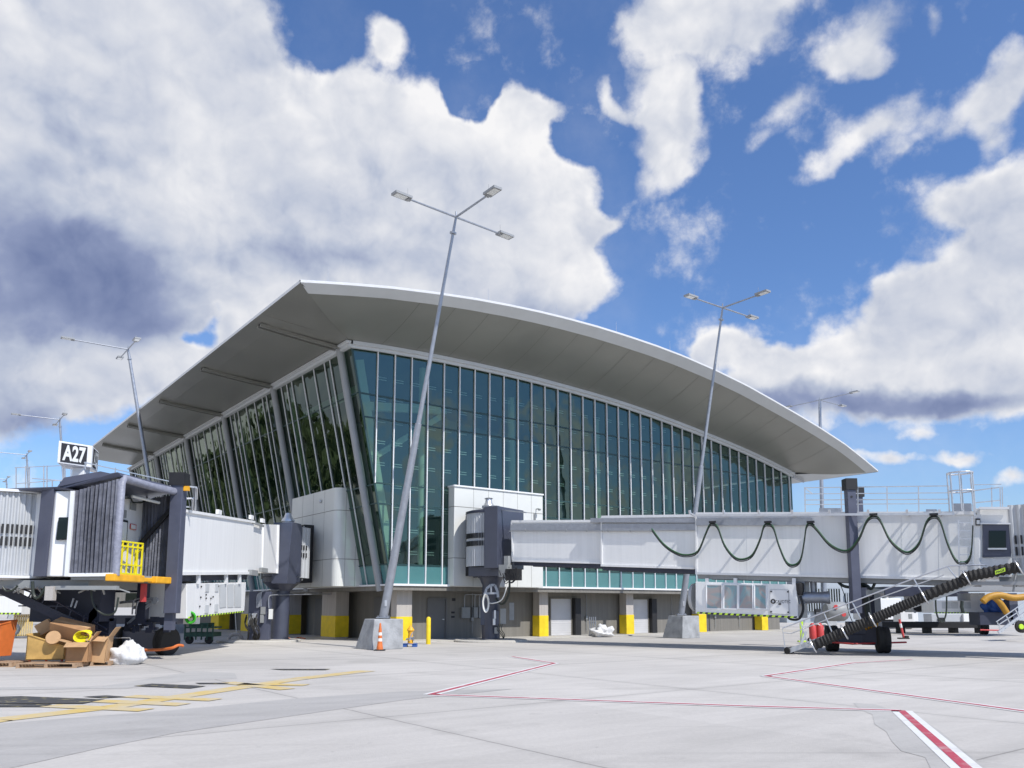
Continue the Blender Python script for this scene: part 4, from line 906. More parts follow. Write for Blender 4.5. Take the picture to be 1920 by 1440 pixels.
# hanging air unit on right bridge
U = thing('air_conditioning_unit', rl(13.5,-1.2,2.3), 'white hanging air unit with four grille panels under the right bridge', 'air unit', 'air units hung under the bridges')
q = [rb(1304,1150,-1.55), rb(1497,1159.5,-1.55), rb(1493,1096,-1.55), rb(1304,1090.5,-1.55)]; dv = RN*1.5
m_ = MB(); m_.hexa([q[0],q[1],q[1]+dv,q[0]+dv],[q[3],q[2],q[2]+dv,q[3]+dv]); ca = m_.build('casing', 'white_paint', U, bevel=.02)
for x0, x1 in ((1324.7,1353.8),(1357,1382.8),(1385,1411.5),(1414.7,1436.8)):
    a = [rb(x0,1141,-1.565), rb(x1,1142,-1.565), rb(x1,1096.5,-1.565), rb(x0,1096,-1.565)]; m_ = MB(); m_.prism(a, -RN*.01); g_ = m_.build('grille', 'coil_mesh', U)
    m_ = MB()
    for i in range(4): m_.bar(a[i], a[(i+1)%4], .05, .05)
    m_.build('grille_frame', 'white_trim', g_)
a = [rb(1444,1150,-1.562), rb(1479,1152,-1.562), rb(1478.5,1106.5,-1.562), rb(1444,1105.5,-1.562)]; m_ = MB(); m_.prism(a, -RN*.012); dd = m_.build('access_door', 'white_paint', U)
m_ = MB()
for i in range(4): m_.bar(a[i] - RN*.002, a[(i+1)%4] - RN*.002, .012, .012)
for p in ((1477.5,1109.5),(1478,1148),(1446,1109),(1446,1147)): c = rb(*p,-1.58); m_.cyl(c, c - RN*.03, .035, n=8)
m_.obox(rb(1462,1132.5,-1.59), RD*.05, RN*.01, (0,0,.03)); m_.build('latch', 'ink', dd)
text_mesh('lettering', 'CAVOTEC', rb(1454,1131,-1.58), RD, (0,0,1), .125, .60, 'ink', dd, bold=.0, thick=.004)
m_ = MB(); c = rb(1449.5,1127.5,-1.585)
m_.tube([c + RD*(.075*math.cos(R(a))) + Vector((0,0,.075*math.sin(R(a)))) for a in range(0,360,20)], .028, 6, closed=True); m_.build('logo_ring', 'ink', dd)
def hazard(mb0, mb1, a, b, ht, n_, k):
    d = (b - a) / k; up = Vector((0,0,ht))
    for i in range(k):
        p = a + d*i; (mb0 if i % 2 else mb1).prism([p, p + d, p + d*1.35 + up, p + d*.35 + up], n_)
m0 = MB(); m1 = MB(); hazard(m0, m1, rb(1306,1150.5,-1.562), rb(1493,1159,-1.562), .07, -RN*.008, 34)
m0.m = 0; m0.v += m1.v and []; n0 = len(m0.v); m0.v += m1.v; m0.f += [[i+n0 for i in f] for f in m1.f]; m0.mi += [1]*len(m1.f); m0.build('hazard_stripe', ['ink','label_lime'], ca)
m_ = MB(); m_.lathe(rb(1305,1120,-.8), -RD, [(0,.62),(.12,.60),(.2,.5)], 20); m_.build('air_inlet', 'corrugated', U, smooth=True)
m_ = MB()
for px in (1326,1379,1489): m_.bar(rb(px,1084,-1.5), rb(px,1097,-1.5), .1, .14, up=RD)
m_.build('hanger', 'white_trim', U)
m_ = MB(); m_.obox(rl(15.9,-.9,2.35), RD*.35, RN*.4, (0,0,.45)); m_.lathe(rl(16.6,-1.1,2.15), RD+RN*.2, [(-.5,.22),(.25,.22),(.5,.26),(.55,.24)], 16); m_.cyl(rl(16.5,-.9,2.3), rl(16.5,-.9,3.2), .13); m_.build('blower_duct', 'galvanized', U, smooth=True)
m_ = MB(); m_.lathe(rl(16.1,-1.45,2.45), (0,0,1), [(-.2,.1),(0,.16),(.25,.16),(.3,.1)], 12); hose(m_, [rl(16.1,-1.45,2.2), rl(16.2,-1.5,1.7), rl(16.0,-1.5,1.3), rl(15.6,-1.5,1.35), rl(15.7,-1.4,1.8)], .05); m_.build('dark_hose', 'black', U, smooth=True)

# ground stair trolley with ribbed hose
S = thing('hose_trolley', G(1480,1226), 'sloping wheeled stair carrying a ribbed black hose beside the bogie wheels', 'hose trolley')
CY = lambda px: 31.4 + (27.9 - 31.4) * (px - 1480) / (1915 - 1480)
def cp_(px, py, dy=0): return P(px, py, CY(px) + dy)
HP = [(1524,1211),(1580,1186),(1640,1160),(1700,1133),(1760,1107),(1806,1089),(1812,1082),(1860,1072),(1914,1063)]
pts = smoothpts([cp_(*p) for p in HP], 22); rr = []; 
m_ = MB(); tot = 0; samp = []; step = .105
acc = 0; last = pts[0]; samp.append(last)
for p in pts[1:]:
    acc += (p - last).length; last = p
    if acc >= step/2: samp.append(p); acc = 0
m_.tube(samp, [.205 if i % 2 else .165 for i in range(len(samp))], 14); m_.build('ribbed_hose', 'rubber', S, smooth=False)
m_ = MB()
for k, px in enumerate((1525,1583,1636,1733,1812,1910)):
    y = {1525:1211,1583:1185,1636:1162,1733:1119,1812:1083,1910:1064}[px]; c = cp_(px, y); d = (cp_(px+8, y-3.4) - c).normalized(); u = d.orthogonal(); v = d.cross(u)
    m_ = MB(); m_.tube([c + (u*math.cos(R(a)) + v*math.sin(R(a)))*.235 for a in range(0,360,24)], .025, 6, closed=True); m_.build('hose_clamp', 'alu', S)
m_ = MB(); m_.bar(cp_(1475,1222,.3), cp_(1830,1092,.3), .06, .18); m_.bar(cp_(1475,1222,1.2), cp_(1830,1092,1.2), .06, .18)
for k in range(22): t = k/21; p = cp_(1480+345*t, 1219-127*t, .35); q = cp_(1480+345*t, 1219-127*t, 1.2); m_.bar(p, q, .22, .03)
m_.build('stringer', 'alu', S)
m_ = MB()
for dy in (.2, 1.25):
    m_.tube([cp_(1472,1214,dy), cp_(1467,1178,dy), cp_(1715,1084,dy), cp_(1780,1061,dy), cp_(1850,1059,dy)], .026, 6)
    m_.tube([cp_(1468,1186,dy), cp_(1483,1188,dy), cp_(1595,1144,dy), cp_(1640,1124,dy), cp_(1770,1078,dy)], .02, 6)
    for a, b in (((1500,1166),(1515,1208)),((1508,1163),(1500,1213)),((1545,1149),(1562,1190)),((1598,1129),(1617,1166)),((1713,1085),(1732,1117)),((1776,1062),(1800,1092))): m_.cyl(cp_(*a,dy), cp_(*b,dy), .024, n=6)
m_.build('handrail', 'alu', S)
for dx in (0, 8): wheel(S, Vector((*cp_(1476+dx,1222,.2+dx*.05).xy, .13)), (.85,.5,0), .13, .06)
m_ = MB(); m_.tube([cp_(1476,1214,.3), cp_(1475,1224,.3)], .03, 6); m_.bar(cp_(1502,1208,-.1), cp_(1512,1184,-.1), .05, .08); m_.build('jack', 'alu', S)
a = cp_(1866,1077.5,-.26); d = (cp_(1881,1072.5,-.26) - a).normalized(); up_ = Vector((-d.z*.0,0,1)); 
m_ = MB(); m_.prism([a, a + d*.32, a + d*.32 + Vector((0,0,.13)), a + Vector((0,0,.13))], Vector((0,-.012,0))); lbp = m_.build('label_plate', 'label_lime', S)
text_mesh('lettering', 'PAGE', a + d*.03 + Vector((0,-.02,.025)), d, (0,0,1), .08, .26, 'ink', lbp, thick=.0)
# second platform under cab
m_ = MB(); m_.bar(cp_(1806,1094,.5), cp_(1925,1094,.5), 1.0, .12); m_.bar(cp_(1905,1070,.2), cp_(1900,1110,.2), .05,.05); m_.bar(cp_(1906,1045,.3), cp_(1906,1100,.3), .05, .05, up=RD); m_.bar(cp_(1862,1046,.3), cp_(1925,1044,.3), .04, .04)
m_.build('landing', 'grey_post', S)

# ---- left bridge
LB0 = Vector((-12.2, 43.0, 0))
LNV = Vector((1, .03, 0)).normalized(); LDV = Vector((.03, -1, 0)).normalized(); LP = Vector((-11.95, 41.4, 0))
def lb(px, py, off=0): return onplane(px, py, LP + LNV * off, LNV)
B2 = thing('boarding_bridge', (-12.8, 29.5, 0), 'white boarding bridge on the left with open grey canopy under the A27 sign', 'boarding bridge', 'passenger boarding bridges')
def ltun(tl, tr, br, bl, off, dep, name, m, parent, bv=.015):
    q = [lb(*bl,off), lb(*br,off), lb(*tr,off), lb(*tl,off)]; dv = -LNV*dep
    m_ = MB(); m_.hexa([q[0],q[1],q[1]+dv,q[0]+dv],[q[3],q[2],q[2]+dv,q[3]+dv]); return m_.build(name, m, parent, bevel=bv), q
t1, q1 = ltun((344,957.3), (476,979), (474,1076.5), (339,1077.8), 0, 2.7, 'tunnel', 'white_paint', B2)
t2, q2 = ltun((474,981), (497,985), (495,1074), (472,1075), -.12, 2.4, 'tunnel', 'white_paint', B2)
t3, q3 = ltun((495,983), (521,984), (519,1075), (493,1073), -.06, 2.5, 'tunnel', 'white_paint', B2)
m_ = MB(); m_.bar(q1[3]+LNV*.03, q1[2]+LNV*.03, .07, .1); m_.bar(q1[0]+LNV*.03+Vector((0,0,.05)), q1[1]+LNV*.03+Vector((0,0,.05)), .07, .12); m_.bar(q3[1]+LNV*.02, q3[2]+LNV*.02, .12, .12, up=LNV)
for px, py in ((410,966),(471,975),(492,981)): m_.obox(lb(px,py,.0)+Vector((0,0,.12)), LDV*.2, LNV*.06, (0,0,.09))
m_.build('tunnel_frame', 'white_paint', t1)
m_ = MB(); m_.bar(q1[0]-LNV*.4-Vector((0,0,.12)), q1[1]-LNV*.4-Vector((0,0,.12)), .3, .24); m_.bar(q1[0]-LNV*2.2-Vector((0,0,.12)), q1[1]-LNV*2.2-Vector((0,0,.12)), .3, .24); m_.build('floor_beam', 'dark_navy', B2)
m_ = MB(); m_.obox(lb(475,1074,.1), LDV*.5, LNV*.08, (0,0,.12)); m_.obox(lb(494,1069,.1), LDV*.5, LNV*.08, (0,0,.1)); m_.obox(lb(484,983,.02), LDV*.9, LNV*.04, (0,0,.05)); m_.build('roller_box', 'electric_grey', B2)
# rotunda pod left
cc = Vector((-12.15, 43.3, 0)); m_ = MB(); m_.lathe(cc, (0,0,1), [(3.35,.98),(6.0,.98)], 32); po = m_.build('rotunda', 'navy_paint', B2, smooth=True)
m_ = MB(); m_.hexa([(-12.3,41.9,2.95),(-11.5,41.9,2.95),(-11.28,43.0,2.95),(-12.3,43.0,2.95)],[(-12.3,41.9,6.08),(-11.32,41.9,6.12),(-11.15,43.0,6.12),(-12.3,43.0,6.08)]); m_.build('pod_frame', 'navy_paint', B2, bevel=.02)
sl_ = MB(); pts = [Vector((-11.45 + .5*k/20, 42.7 + 1.5*k/20, 0)) for k in range(21)]; slats(sl_, pts, 3.3, 6.0, .03); sl_.build('slat_curtain', 'corrugated', po)
sl_ = MB()
for zc in (4.5, 4.9):
    for k in range(6, 16, 3): p = pts[k]; sl_.obox(Vector((p.x+.04, p.y-.02, zc)), (.03,0,0), (0,.03,0), (0,0,.13))
sl_.build('curtain_window', 'black', po)
m_ = MB(); m_.hexa([W(-3.5,5.9,3.1),W(-2.95,5.9,3.1),W(-2.95,8.4,3.1),W(-3.5,8.4,3.1)],[W(-3.5,5.9,6.3),W(-2.95,5.9,6.3),W(-2.95,8.4,6.3),W(-3.5,8.4,6.3)]); m_.hexa([W(-5.2,5.2,3.3),W(-3.4,5.2,3.3),W(-3.4,7.6,3.3),W(-5.2,7.6,3.3)],[W(-5.2,5.2,6.1),W(-3.4,5.2,6.1),W(-3.4,7.6,6.1),W(-5.2,7.6,6.1)]); m_.m = 1
m_.bar(W(-3.55,5.85,3.2), W(-3.55,5.85,6.2), .04, .08, up=U1); m_.build('building_seal', ['black','alu'], B2)
m_ = MB(); m_.lathe((-11.75,42.6,6.12), (0,0,1), [(0,.30),(.06,.30),(.09,.34),(.15,.34),(.32,.22),(.52,.15),(.55,.06)], 20); m_.build('roof_vent', 'alu', B2, smooth=True)
m_ = MB(); m_.lathe(cc, (0,0,1), [(.1,.55),(.15,.45),(2.6,.45),(3.0,.9),(3.05,.95),(3.3,.95)], 28); ped2 = m_.build('pedestal', 'navy_paint', B2, smooth=True)
m_ = MB(); m_.box((-13.4,41.9,.1),(-12.3,42.2,2.55)); m_.box((-13.3,42.2,.1),(-12.5,42.4,1.6)); m_.build('equipment_panel', 'purple_blue', ped2, bevel=.02)
for a in ((488,1138,497,1152,'electric_grey'),(487,1153,494,1168,'electric_grey'),(503,1142,511,1161,'lens'),(464,1150,470,1172,'electric_grey'),(471,1150,481,1173,'alu'),(475,1158,480,1180,'galvanized')):
    pbox(*a[:4], 41.75, .14, 'control_box', a[4], ped2)
m_ = MB()
for k in range(4): x = 482 + k*2.5; m_.tube(smoothpts([P(x,1140-k,41.8), P(x,1120-k*2,41.8), P(x+6,1111-k,41.9), P(x+30,1109-k,42.6), W(-1.6,8-k*.15,2.56)], 5), .026, 6)
m_.tube(smoothpts([P(504,1140,41.8), P(504,1122,41.8), P(510,1116,41.9), P(540,1115,43), W(-1.5,6.5,2.5)], 5), .03, 6)
m_.build('conduit', 'galvanized', ped2, smooth=True)
m_ = MB(); random.seed(5)
for k in range(9): x = 462+random.random()*22; y = 1150+random.random()*15; m_.tube(smoothpts([P(x,y,41.6), P(x-3,y+15,41.5), P(x+4,y+28,41.6), P(x+2,1199,41.8)], 4), .035, 5)
m_.build('power_cable', 'rubber', ped2, smooth=True)
# lift columns & bogie left
cN, _ = column((337,893), (322,1150), 28.1, .42, B2, True)
m_ = MB(); t_ = P(323,1085,28.2); m_.obox((t_.x,28.2,(t_.z+1.0)/2+.1), (.14,0,0), (0,.14,0), (0,0,(t_.z-1.0)/2+.1)); m_.build('inner_column', 'purple_blue', B2)
m_ = MB(); m_.obox((-14.7,28.6,2.1), (.3,0,0),(0,.25,0),(0,0,.9)); m_.obox((-14.9,29.6,2.6), (1.9,0,0),(0,.25,0),(0,0,.3)); m_.obox((-13.0,29.0,2.1), (.16,0,0),(0,.16,0),(0,0,.9)); m_.build('carriage_post', 'dark_navy', B2)
wL = Vector((*G(306,1229).xy, .5)); wheel(B2, wL + Vector((-.05,.35,0)), (.93,-.37,0), .52, .42); wheel(B2, wL + Vector((-2.0,1.1,0)), (.93,-.37,0), .52, .42)
m_ = MB(); c = wL + Vector((-1.05,.75,.05)); m_.obox(c, (.75,-.3,0), (.12,.3,0), (0,0,.35)); m_.obox(c + Vector((.05,0,.75)), (1.5,-.3,0), (.1,.35,0), (0,0,.16)); bg = m_.build('bogie', 'purple_blue', B2, bevel=.02)
m_ = MB(); m_.tube(smoothpts([P(268,1219,29.0), P(300,1218,28.6), P(322,1215,28.4), P(334,1210,28.5), P(343,1211,28.7)], 6), .05, 8); m_.build('guard_rail', 'orange', bg, smooth=True)
m_ = MB()
for p0, p1 in (((240,1170),(290,1124)),((250,1140),(290,1124)),((225,1130),(290,1122))): m_.bar(P(*p0,28.9), P(*p1,28.9), .09, .09)
m_.lathe(P(291,1126,28.85), (0,-1,0), [(0,.12),(.1,.12),(.1,.05)], 16); hose(m_, [P(248,1152,28.8), P(250,1130,28.7), P(256,1123,28.7), P(285,1123,28.7)], .03); hose(m_, [P(254,1152,28.8), P(257,1133,28.7), P(262,1127,28.7), P(285,1126,28.7)], .03)
m_.build('linkage', 'galvanized', bg)
m_ = MB(); random.seed(9)
for k in range(26):
    x = 238 + random.random()*85; y = 1160 + random.random()*24; m_.obox(P(x, y, 28.9+random.random()*.4), (.05+random.random()*.12,0,0), (0,.08,0), (0,0,.04+random.random()*.08))
m_.build('drive_motor', 'dark_navy', bg)
# cab left
A_ = Vector((-12.1,25.0,0)); Bp = Vector((-11.63,28.3,0)); Z0, Z1 = 2.78, 5.74
def v3(p, z): return Vector((p[0], p[1], z))
cabm = MB()
cabm.hexa([v3((-16.2,26.2),2.7),v3((-13.95,24.75),2.7),v3((-13.4,24.9),2.7),v3((-13.4,27.4),2.7),v3((-13.6,29.4),2.7),v3((-16.2,29.4),2.7)],[v3((-16.2,26.2),5.3),v3((-13.95,24.75),5.3),v3((-13.4,24.9),5.35),v3((-13.4,27.4),5.5),v3((-13.6,29.4),5.5),v3((-16.2,29.4),5.4)])
cab2 = cabm.build('cab', 'white_paint', B2, bevel=.03)
m_ = MB(); m_.prism([v3(P(106,1010,24.74).xy,P(106,1013,24.74).z), v3(P(127,1010,24.8).xy,P(127,1012,24.8).z), v3(P(128,1010,24.8).xy,P(128,970,24.8).z), v3(P(108,1010,24.74).xy,P(108,970,24.74).z)], (0,-.06,0)); m_.build('cab_window', 'cab_glass', cab2, bevel=.03)
m_ = MB(); x0 = P(88,1000,24.9); m_.hexa([v3((x0.x-.35,24.95),2.7),v3((x0.x+.12,24.7),2.7),v3((x0.x+.12,25.2),2.7),v3((x0.x-.35,25.3),2.7)],[v3((x0.x-.30,24.95),5.42),v3((x0.x+.22,24.7),5.42),v3((x0.x+.22,25.2),5.42),v3((x0.x-.30,25.3),5.42)]); m_.build('cab_corner_post', 'purple_blue', cab2)
# interior wall seen through the opening
m_ = MB(); m_.hexa([v3((-13.06,26.0),2.78),v3((-12.98,26.0),2.78),v3((-12.98,28.6),2.78),v3((-13.06,28.6),2.78)],[v3((-13.06,26.0),5.45),v3((-12.98,26.0),5.45),v3((-12.98,28.6),5.45),v3((-13.06,28.6),5.45)]); iw = m_.build('cab_inner_wall', 'white_paint', cab2)
def iwp(px, py, x=-12.95): return onplane(px, py, (x,0,0), (1,0,0))
def ipanel(px0, py0, px1, py1, x, th, name, m, par, bv=0):
    a, b = iwp(px0,py1,x), iwp(px1,py0,x); mb = MB(); mb.box((x-th,a.y,a.z),(x,b.y,b.z)); return mb.build(name, m, par, bevel=bv)
wn_ = ipanel(209,976,241,1018,-12.93,.05,'cab_window','black',iw,.02); ipanel(218,980,239,1013,-12.915,.01,'window_pane','lens',wn_)
ipanel(245,984,256,992,-12.93,.03,'notice','red_plastic',iw); ipanel(246,985,255,991,-12.915,.01,'notice','lens',iw); ipanel(228,957,238,969,-12.90,.08,'switch_box','electric_grey',iw); ipanel(245,945,256,955,-12.93,.03,'notice','electric_grey',iw)
m_ = MB(); hose(m_, [iwp(225,937,-12.88), iwp(232,934,-12.88), iwp(245,935,-12.88), iwp(250,942,-12.88), iwp(270,941,-12.88), iwp(276,932,-12.88)], .025); m_.build('power_cable', 'cable', iw)
# canopy: roof, near side bellows, far side bellows, padded frame
RF = MB(); RF.hexa([v3((-13.9,24.8),5.36),v3(A_,Z1+.06),v3(Bp,Z1+.06),v3((-13.7,29.2),5.5)],[v3((-13.9,24.8),5.6),v3((-12.2,24.9),Z1+.17),v3((-11.7,28.3),Z1+.17),v3((-13.7,29.2),5.7)]); cn = RF.build('canopy_roof', 'purple_blue', B2)
m_ = MB(); m_.hexa([v3((-15.6,25.0),5.34),v3((-13.4,24.66),5.34),v3((-13.4,28.5),5.34),v3((-15.6,28.5),5.34)],[v3((-15.6,25.0),5.42),v3((-13.9,24.66),5.42),v3((-13.9,28.5),5.42),v3((-15.6,28.5),5.42)]); m_.hexa([v3((-13.95,24.75),5.42),v3((-12.35,24.9),Z1+.12),v3((-12.35,28),Z1+.12),v3((-13.95,28),5.42)],[v3((-13.75,24.75),5.72),v3((-12.7,24.85),5.93),v3((-12.7,28),5.92),v3((-13.75,28),5.72)]); m_.build('roof_panel', 'purple_blue', cn)
def bellows(p0, p1, z0a, z0b, z1a, z1b, k, depth, name, parent, sgn=1):
    d = Vector((p1[0]-p0[0], p1[1]-p0[1], 0)); n_ = Vector((d.y, -d.x, 0)).normalized()*sgn; rows0 = []; rows1 = []; mids = []
    for i in range(k*2+1):
        t = i/(k*2); q = Vector((p0[0],p0[1],0)) + d*t + n_*(depth if i % 2 else 0)*(.7+.5*random.random())
        rows0.append(v3(q, z0a+(z0b-z0a)*t)); rows1.append(v3(q + n_*random.uniform(-.03,.03), z1a+(z1b-z1a)*t)); mids.append(v3(q + n_*random.uniform(-.04,.04) + d*random.uniform(-.008,.008), (z0a+(z0b-z0a)*t)*.45+(z1a+(z1b-z1a)*t)*.55))
    mb = MB(); mb.grid([rows0, mids, rows1]); return mb.build(name, 'bellows_cloth', parent, recalc=False)
random.seed(11)
bellows((-13.42,24.82),(-12.15,24.95),2.80,2.82,5.3,5.7,11,.10,'bellows',B2)
bellows((-13.0,28.52),(-11.68,28.36),2.78,2.78,5.5,5.7,12,.10,'bellows',B2)
m_ = MB(); m_.bar((-13.5,24.78,2.74),(-12.1,24.9,2.76), .1,.1); m_.bar((-13.43,24.75,2.7),(-13.43,24.75,5.3),.12,.12,up=(1,0,0)); m_.build('bellows_rail','white_trim',B2)
m_ = MB(); pr = [v3(A_,Z0-.05), v3(A_ + Vector((-.02,.02,0)),3.8), v3(A_ + Vector((.0,.0,0)),Z1-.15), v3(A_+Vector((.02,.12,0)),Z1), v3(A_.lerp(Bp,.5),Z1-.03), v3(Bp+Vector((0,-.1,0)),Z1), v3(Bp,Z1-.15), v3(Bp,3.9), v3(Bp,Z0)]
m_.tube(pr, .125, 12); m_.build('padded_frame', 'bellows_pad', B2, smooth=True)
m_ = MB(); m_.bar(v3(Bp,5.3)+Vector((-.1,-.1,0)), (-12.9,28.3,3.95), .09, .14); m_.build('canopy_arm','black',B2)
m_ = MB(); m_.cyl((-12.6,26.8,5.42),(-12.2,28.0,5.35),.05,n=8); m_.build('tube_light','lens',B2)
m_ = MB(); m_.hexa([v3((-13.4,24.9),2.6),v3((-12.15,25.0),2.6),v3((-11.7,28.3),2.6),v3((-13.4,29.5),2.6)],[v3((-13.4,24.9),2.78),v3((-12.15,25.0),2.78),v3((-11.7,28.3),2.78),v3((-13.4,29.5),2.78)]); m_.build('cab_floor','electric_grey',B2)
# yellow bumper
m_ = MB()
for t0, t1 in ((-.05,.42),(.62,1.05)):
    a = A_.lerp(Bp,t0) + Vector((.1,-.02,0)); b = A_.lerp(Bp,t1) + Vector((.1,-.02,0)); m_.hexa([v3(a,2.56),v3(b,2.56),v3(b-Vector((.3,0,0)),2.56),v3(a-Vector((.3,0,0)),2.56)],[v3(a,2.78),v3(b,2.78),v3(b-Vector((.3,0,0)),2.78),v3(a-Vector((.3,0,0)),2.78)])
m_.bar(v3(A_,2.66)+Vector((-.1,0,0)), v3(Bp,2.66)+Vector((-.1,0,0)), .12,.14); m_.build('bumper','orange_yellow',B2,bevel=.03)
# safety gate
m_ = MB(); g0 = Vector((-12.75,26.0,0)); g1 = Vector((-12.5,27.6,0))
for z in (2.86,3.15,3.75,3.9): m_.bar(v3(g0,z), v3(g1,z), .05,.05)
for k in range(7): p = g0.lerp(g1,k/6); m_.bar(v3(p,2.82), v3(p,3.92), .05 if k in (0,5,6) else .03, .05, up=(1,0,0))
for k in (0,3,6): p = g0.lerp(g1,k/6)+Vector((-.25,.05,0)); m_.bar(v3(p,2.85), v3(p,3.7), .04,.04,up=(1,0,0)); m_.bar(v3(p,3.5), v3(g0.lerp(g1,k/6),3.75), .04,.04)
m_.m = 0; m_.build('safety_gate','safety_yellow',B2)
# corrugated drum
cc = Vector((-16.75,26.9,0)); sl_ = MB(); pts = [Vector((cc.x + 2.35*math.cos(R(a)), cc.y + 2.35*math.sin(R(a)), 0)) for a in [-178 + i*.95 for i in range(160)]]; slats(sl_, pts, 2.75, 5.28, .05); dm = sl_.build('slat_curtain','corrugated',B2)
sl_ = MB()
for zc in (3.78,4.16):
    for a in range(-150,-33,3): p = Vector((cc.x + 2.41*math.cos(R(a)), cc.y + 2.41*math.sin(R(a)), zc)); sl_.obox(p, Vector((-math.sin(R(a)),math.cos(R(a)),0))*.032, Vector((math.cos(R(a)),math.sin(R(a)),0))*.012, (0,0,.14))
sl_.build('curtain_window','black',dm)
m_ = MB(); m_.lathe(cc, (0,0,1), [(5.3,2.5),(5.38,2.5),(5.4,.2)], 40); m_.lathe(cc, (0,0,1), [(2.6,2.2),(2.66,2.5),(2.74,2.5)], 40); m_.build('drum_rim','roof_white',dm,smooth=True)
# roof handrail of left cab
m_ = MB()
for (x0,y0),(x1,y1),Y0,Y1 in (((28,877),(118,873),27,29),((30,907),(118,900),27,29),((60,897),(140,903),25.2,25.2),((158,867),(320,903),26,29.5),((97,900),(138,903),25,25.2)): m_.bar(P(x0,y0,Y0), P(x1,y1,Y1), .03,.03)
for x,y0,y1,Y in ((30,877,920,27),(48,874,920,27.4),(55,875,920,27.6),(82,873,920,28),(88,873,920,28),(118,872,915,29),(122,875,912,29),(133,876,912,29),(98,900,912,25),(116,902,912,25.1),(160,866,880,26),(181,868,882,26.3),(216,877,888,27),(254,887,893,28),(320,902,912,29.4)): m_.bar(P(x,y0,Y), P(x,y1,Y), .03,.03,up=(1,0,0))
m_.build('roof_handrail','alu',B2)
m_ = MB()
for x0,y0,x1,y1 in ((346,911,369,914),(347,935,366,934),(366,914,366,957),(369,915,369,936),(346,950,361,951),(361,935,361,957)): m_.bar(P(x0,y0,28.6), P(x1,y1,28.9), .05,.05, up=(.3,1,0))
m_.m = 1; m_.obox(P(350,916,28.0), (.09,0,0),(0,.06,0),(0,0,.08)); m_.build('work_platform',['alu','orange_yellow'],B2)
# underside frames and service stair of left bridge
m_ = MB(); random.seed(21)
m_.box((-17.5,25.2,2.35),(-13.0,28.5,2.6)); m_.m = 1; m_.box((-15.9,27.2,1.3),(-13.6,28.2,2.35)); m_.box((-14.2,27.9,.7),(-13.6,28.4,1.4)); m_.m = 0
for k in range(14): x = -16.5 + k*.33; m_.bar((x,25.1,2.4),(x+random.uniform(-.5,.5),25.3,2.15+random.random()*.2), .04,.04)
m_.box((-14.0,24.9,2.3),(-12.0,25.1,2.42)); m_.build('under_frame',['electric_grey','dark_navy'],B2)
m_ = MB(); m_.hexa([P(95,1125,24.9),P(110,1125,24.9),P(110,1125,24.9)+Vector((0,.3,0)),P(95,1125,24.9)+Vector((0,.3,0))][:4] if False else [v3((-14.1,24.8),1.98),v3((-13.85,24.8),1.98),v3((-13.85,25.0),1.98),v3((-14.1,25.0),1.98)],[v3((-14.1,24.8),2.4),v3((-13.85,24.8),2.4),v3((-13.85,25.0),2.4),v3((-14.1,25.0),2.4)]); m_.build('junction_box','pier_concrete',B2)
m_ = MB(); hose(m_, [P(61,1090,25), P(62,1110,25), P(66,1120,25), P(74,1119,25), P(86,1100,25)], .05); hose(m_, [P(5,1100,25), P(12,1108,25), P(25,1106,25), P(33,1098,25)], .03); hose(m_, [P(170,1100,25.3), P(176,1135,25.3), P(195,1152,25.3), P(215,1148,25.3), P(222,1120,25.3)], .03); m_.build('power_cable','cable',B2,smooth=True)
m_ = MB(); m_.box((-12.3,27.2,1.95),(-12.15,27.35,2.55)); m_.build('hydraulic_ram','red_plastic',B2)
stm = MB(); 
for off_ in (0, .9):
    stm.bar(P(-5,1102,26.5+off_), P(205,1199,26.5+off_), .07,.28); stm.tube([P(20,1096,26.5+off_), P(110,1130,26.5+off_), P(200,1180,26.5+off_)], .03, 6)
    stm.bar(P(35,1136,26.5+off_), P(130,1137,26.5+off_), .04,.04)
    for k in range(6): stm.bar(P(50+k*26,1126+k*12,26.5+off_), P(62+k*24,1106+k*12,26.5+off_), .035,.035)
for k in range(16): stm.bar(P(5+k*13,1107+k*6,26.5), P(5+k*13,1107+k*6,27.4), .2,.03)
stm.build('service_stair','dark_navy',B2)
m_ = MB(); m_.hexa([P(165,1170,26.3),P(180,1155,26.3),P(182,1155,26.3),P(168,1170,26.3)],[P(167,1150,26.3),P(180,1135,26.3),P(182,1135,26.3),P(170,1150,26.3)])
m_.bar(P(133,1138,26.2), P(138,1122,26.2), .04,.04); m_.bar(P(140,1140,26.2), P(145,1126,26.2), .04,.04); m_.build('stair_bracket','galvanized',B2)
# gate sign
SG = thing('gate_sign', (-13.9,26.6,5.6), 'white box sign reading A27 on top of the left bridge cab', 'gate sign')
c = Vector((0,0,0)); s0 = P(107,868,26.0); s1 = P(172,864,26.9); s2 = P(186,876,28.2); zt_ = P(110,826,26.0).z; zb_ = s0.z
e1 = Vector((s1.x-s0.x, s1.y-s0.y, 0)); e2 = Vector((-.30, .95, 0))*1.15
pa_ = Vector((s0.x,s0.y,0)); m_ = MB(); qq = [pa_, pa_+e1, pa_+e1+e2, pa_+e2]; m_.hexa([v3(q,zb_) for q in qq],[v3(q,zt_) for q in qq]); bx_ = m_.build('sign_box','white_trim',SG,bevel=.02)
n1 = Vector((e1.y,-e1.x,0)).normalized(); ed = e1.normalized()
f0_ = pa_ + ed*.09 + n1*.004; fl = e1.length*.76
m_ = MB(); m_.prism([v3(f0_,zb_+.06),v3(f0_+ed*fl,zb_+.06),v3(f0_+ed*fl,zt_-.06),v3(f0_,zt_-.06)], n1*.012); fp = m_.build('sign_face','ink',bx_)
text_mesh('lettering','A27', v3(f0_+ed*.05,zb_+.10)+n1*.014, ed, (0,0,1), zt_-zb_-.20, fl-.10, 'lens', fp, bold=.035, thick=.006)
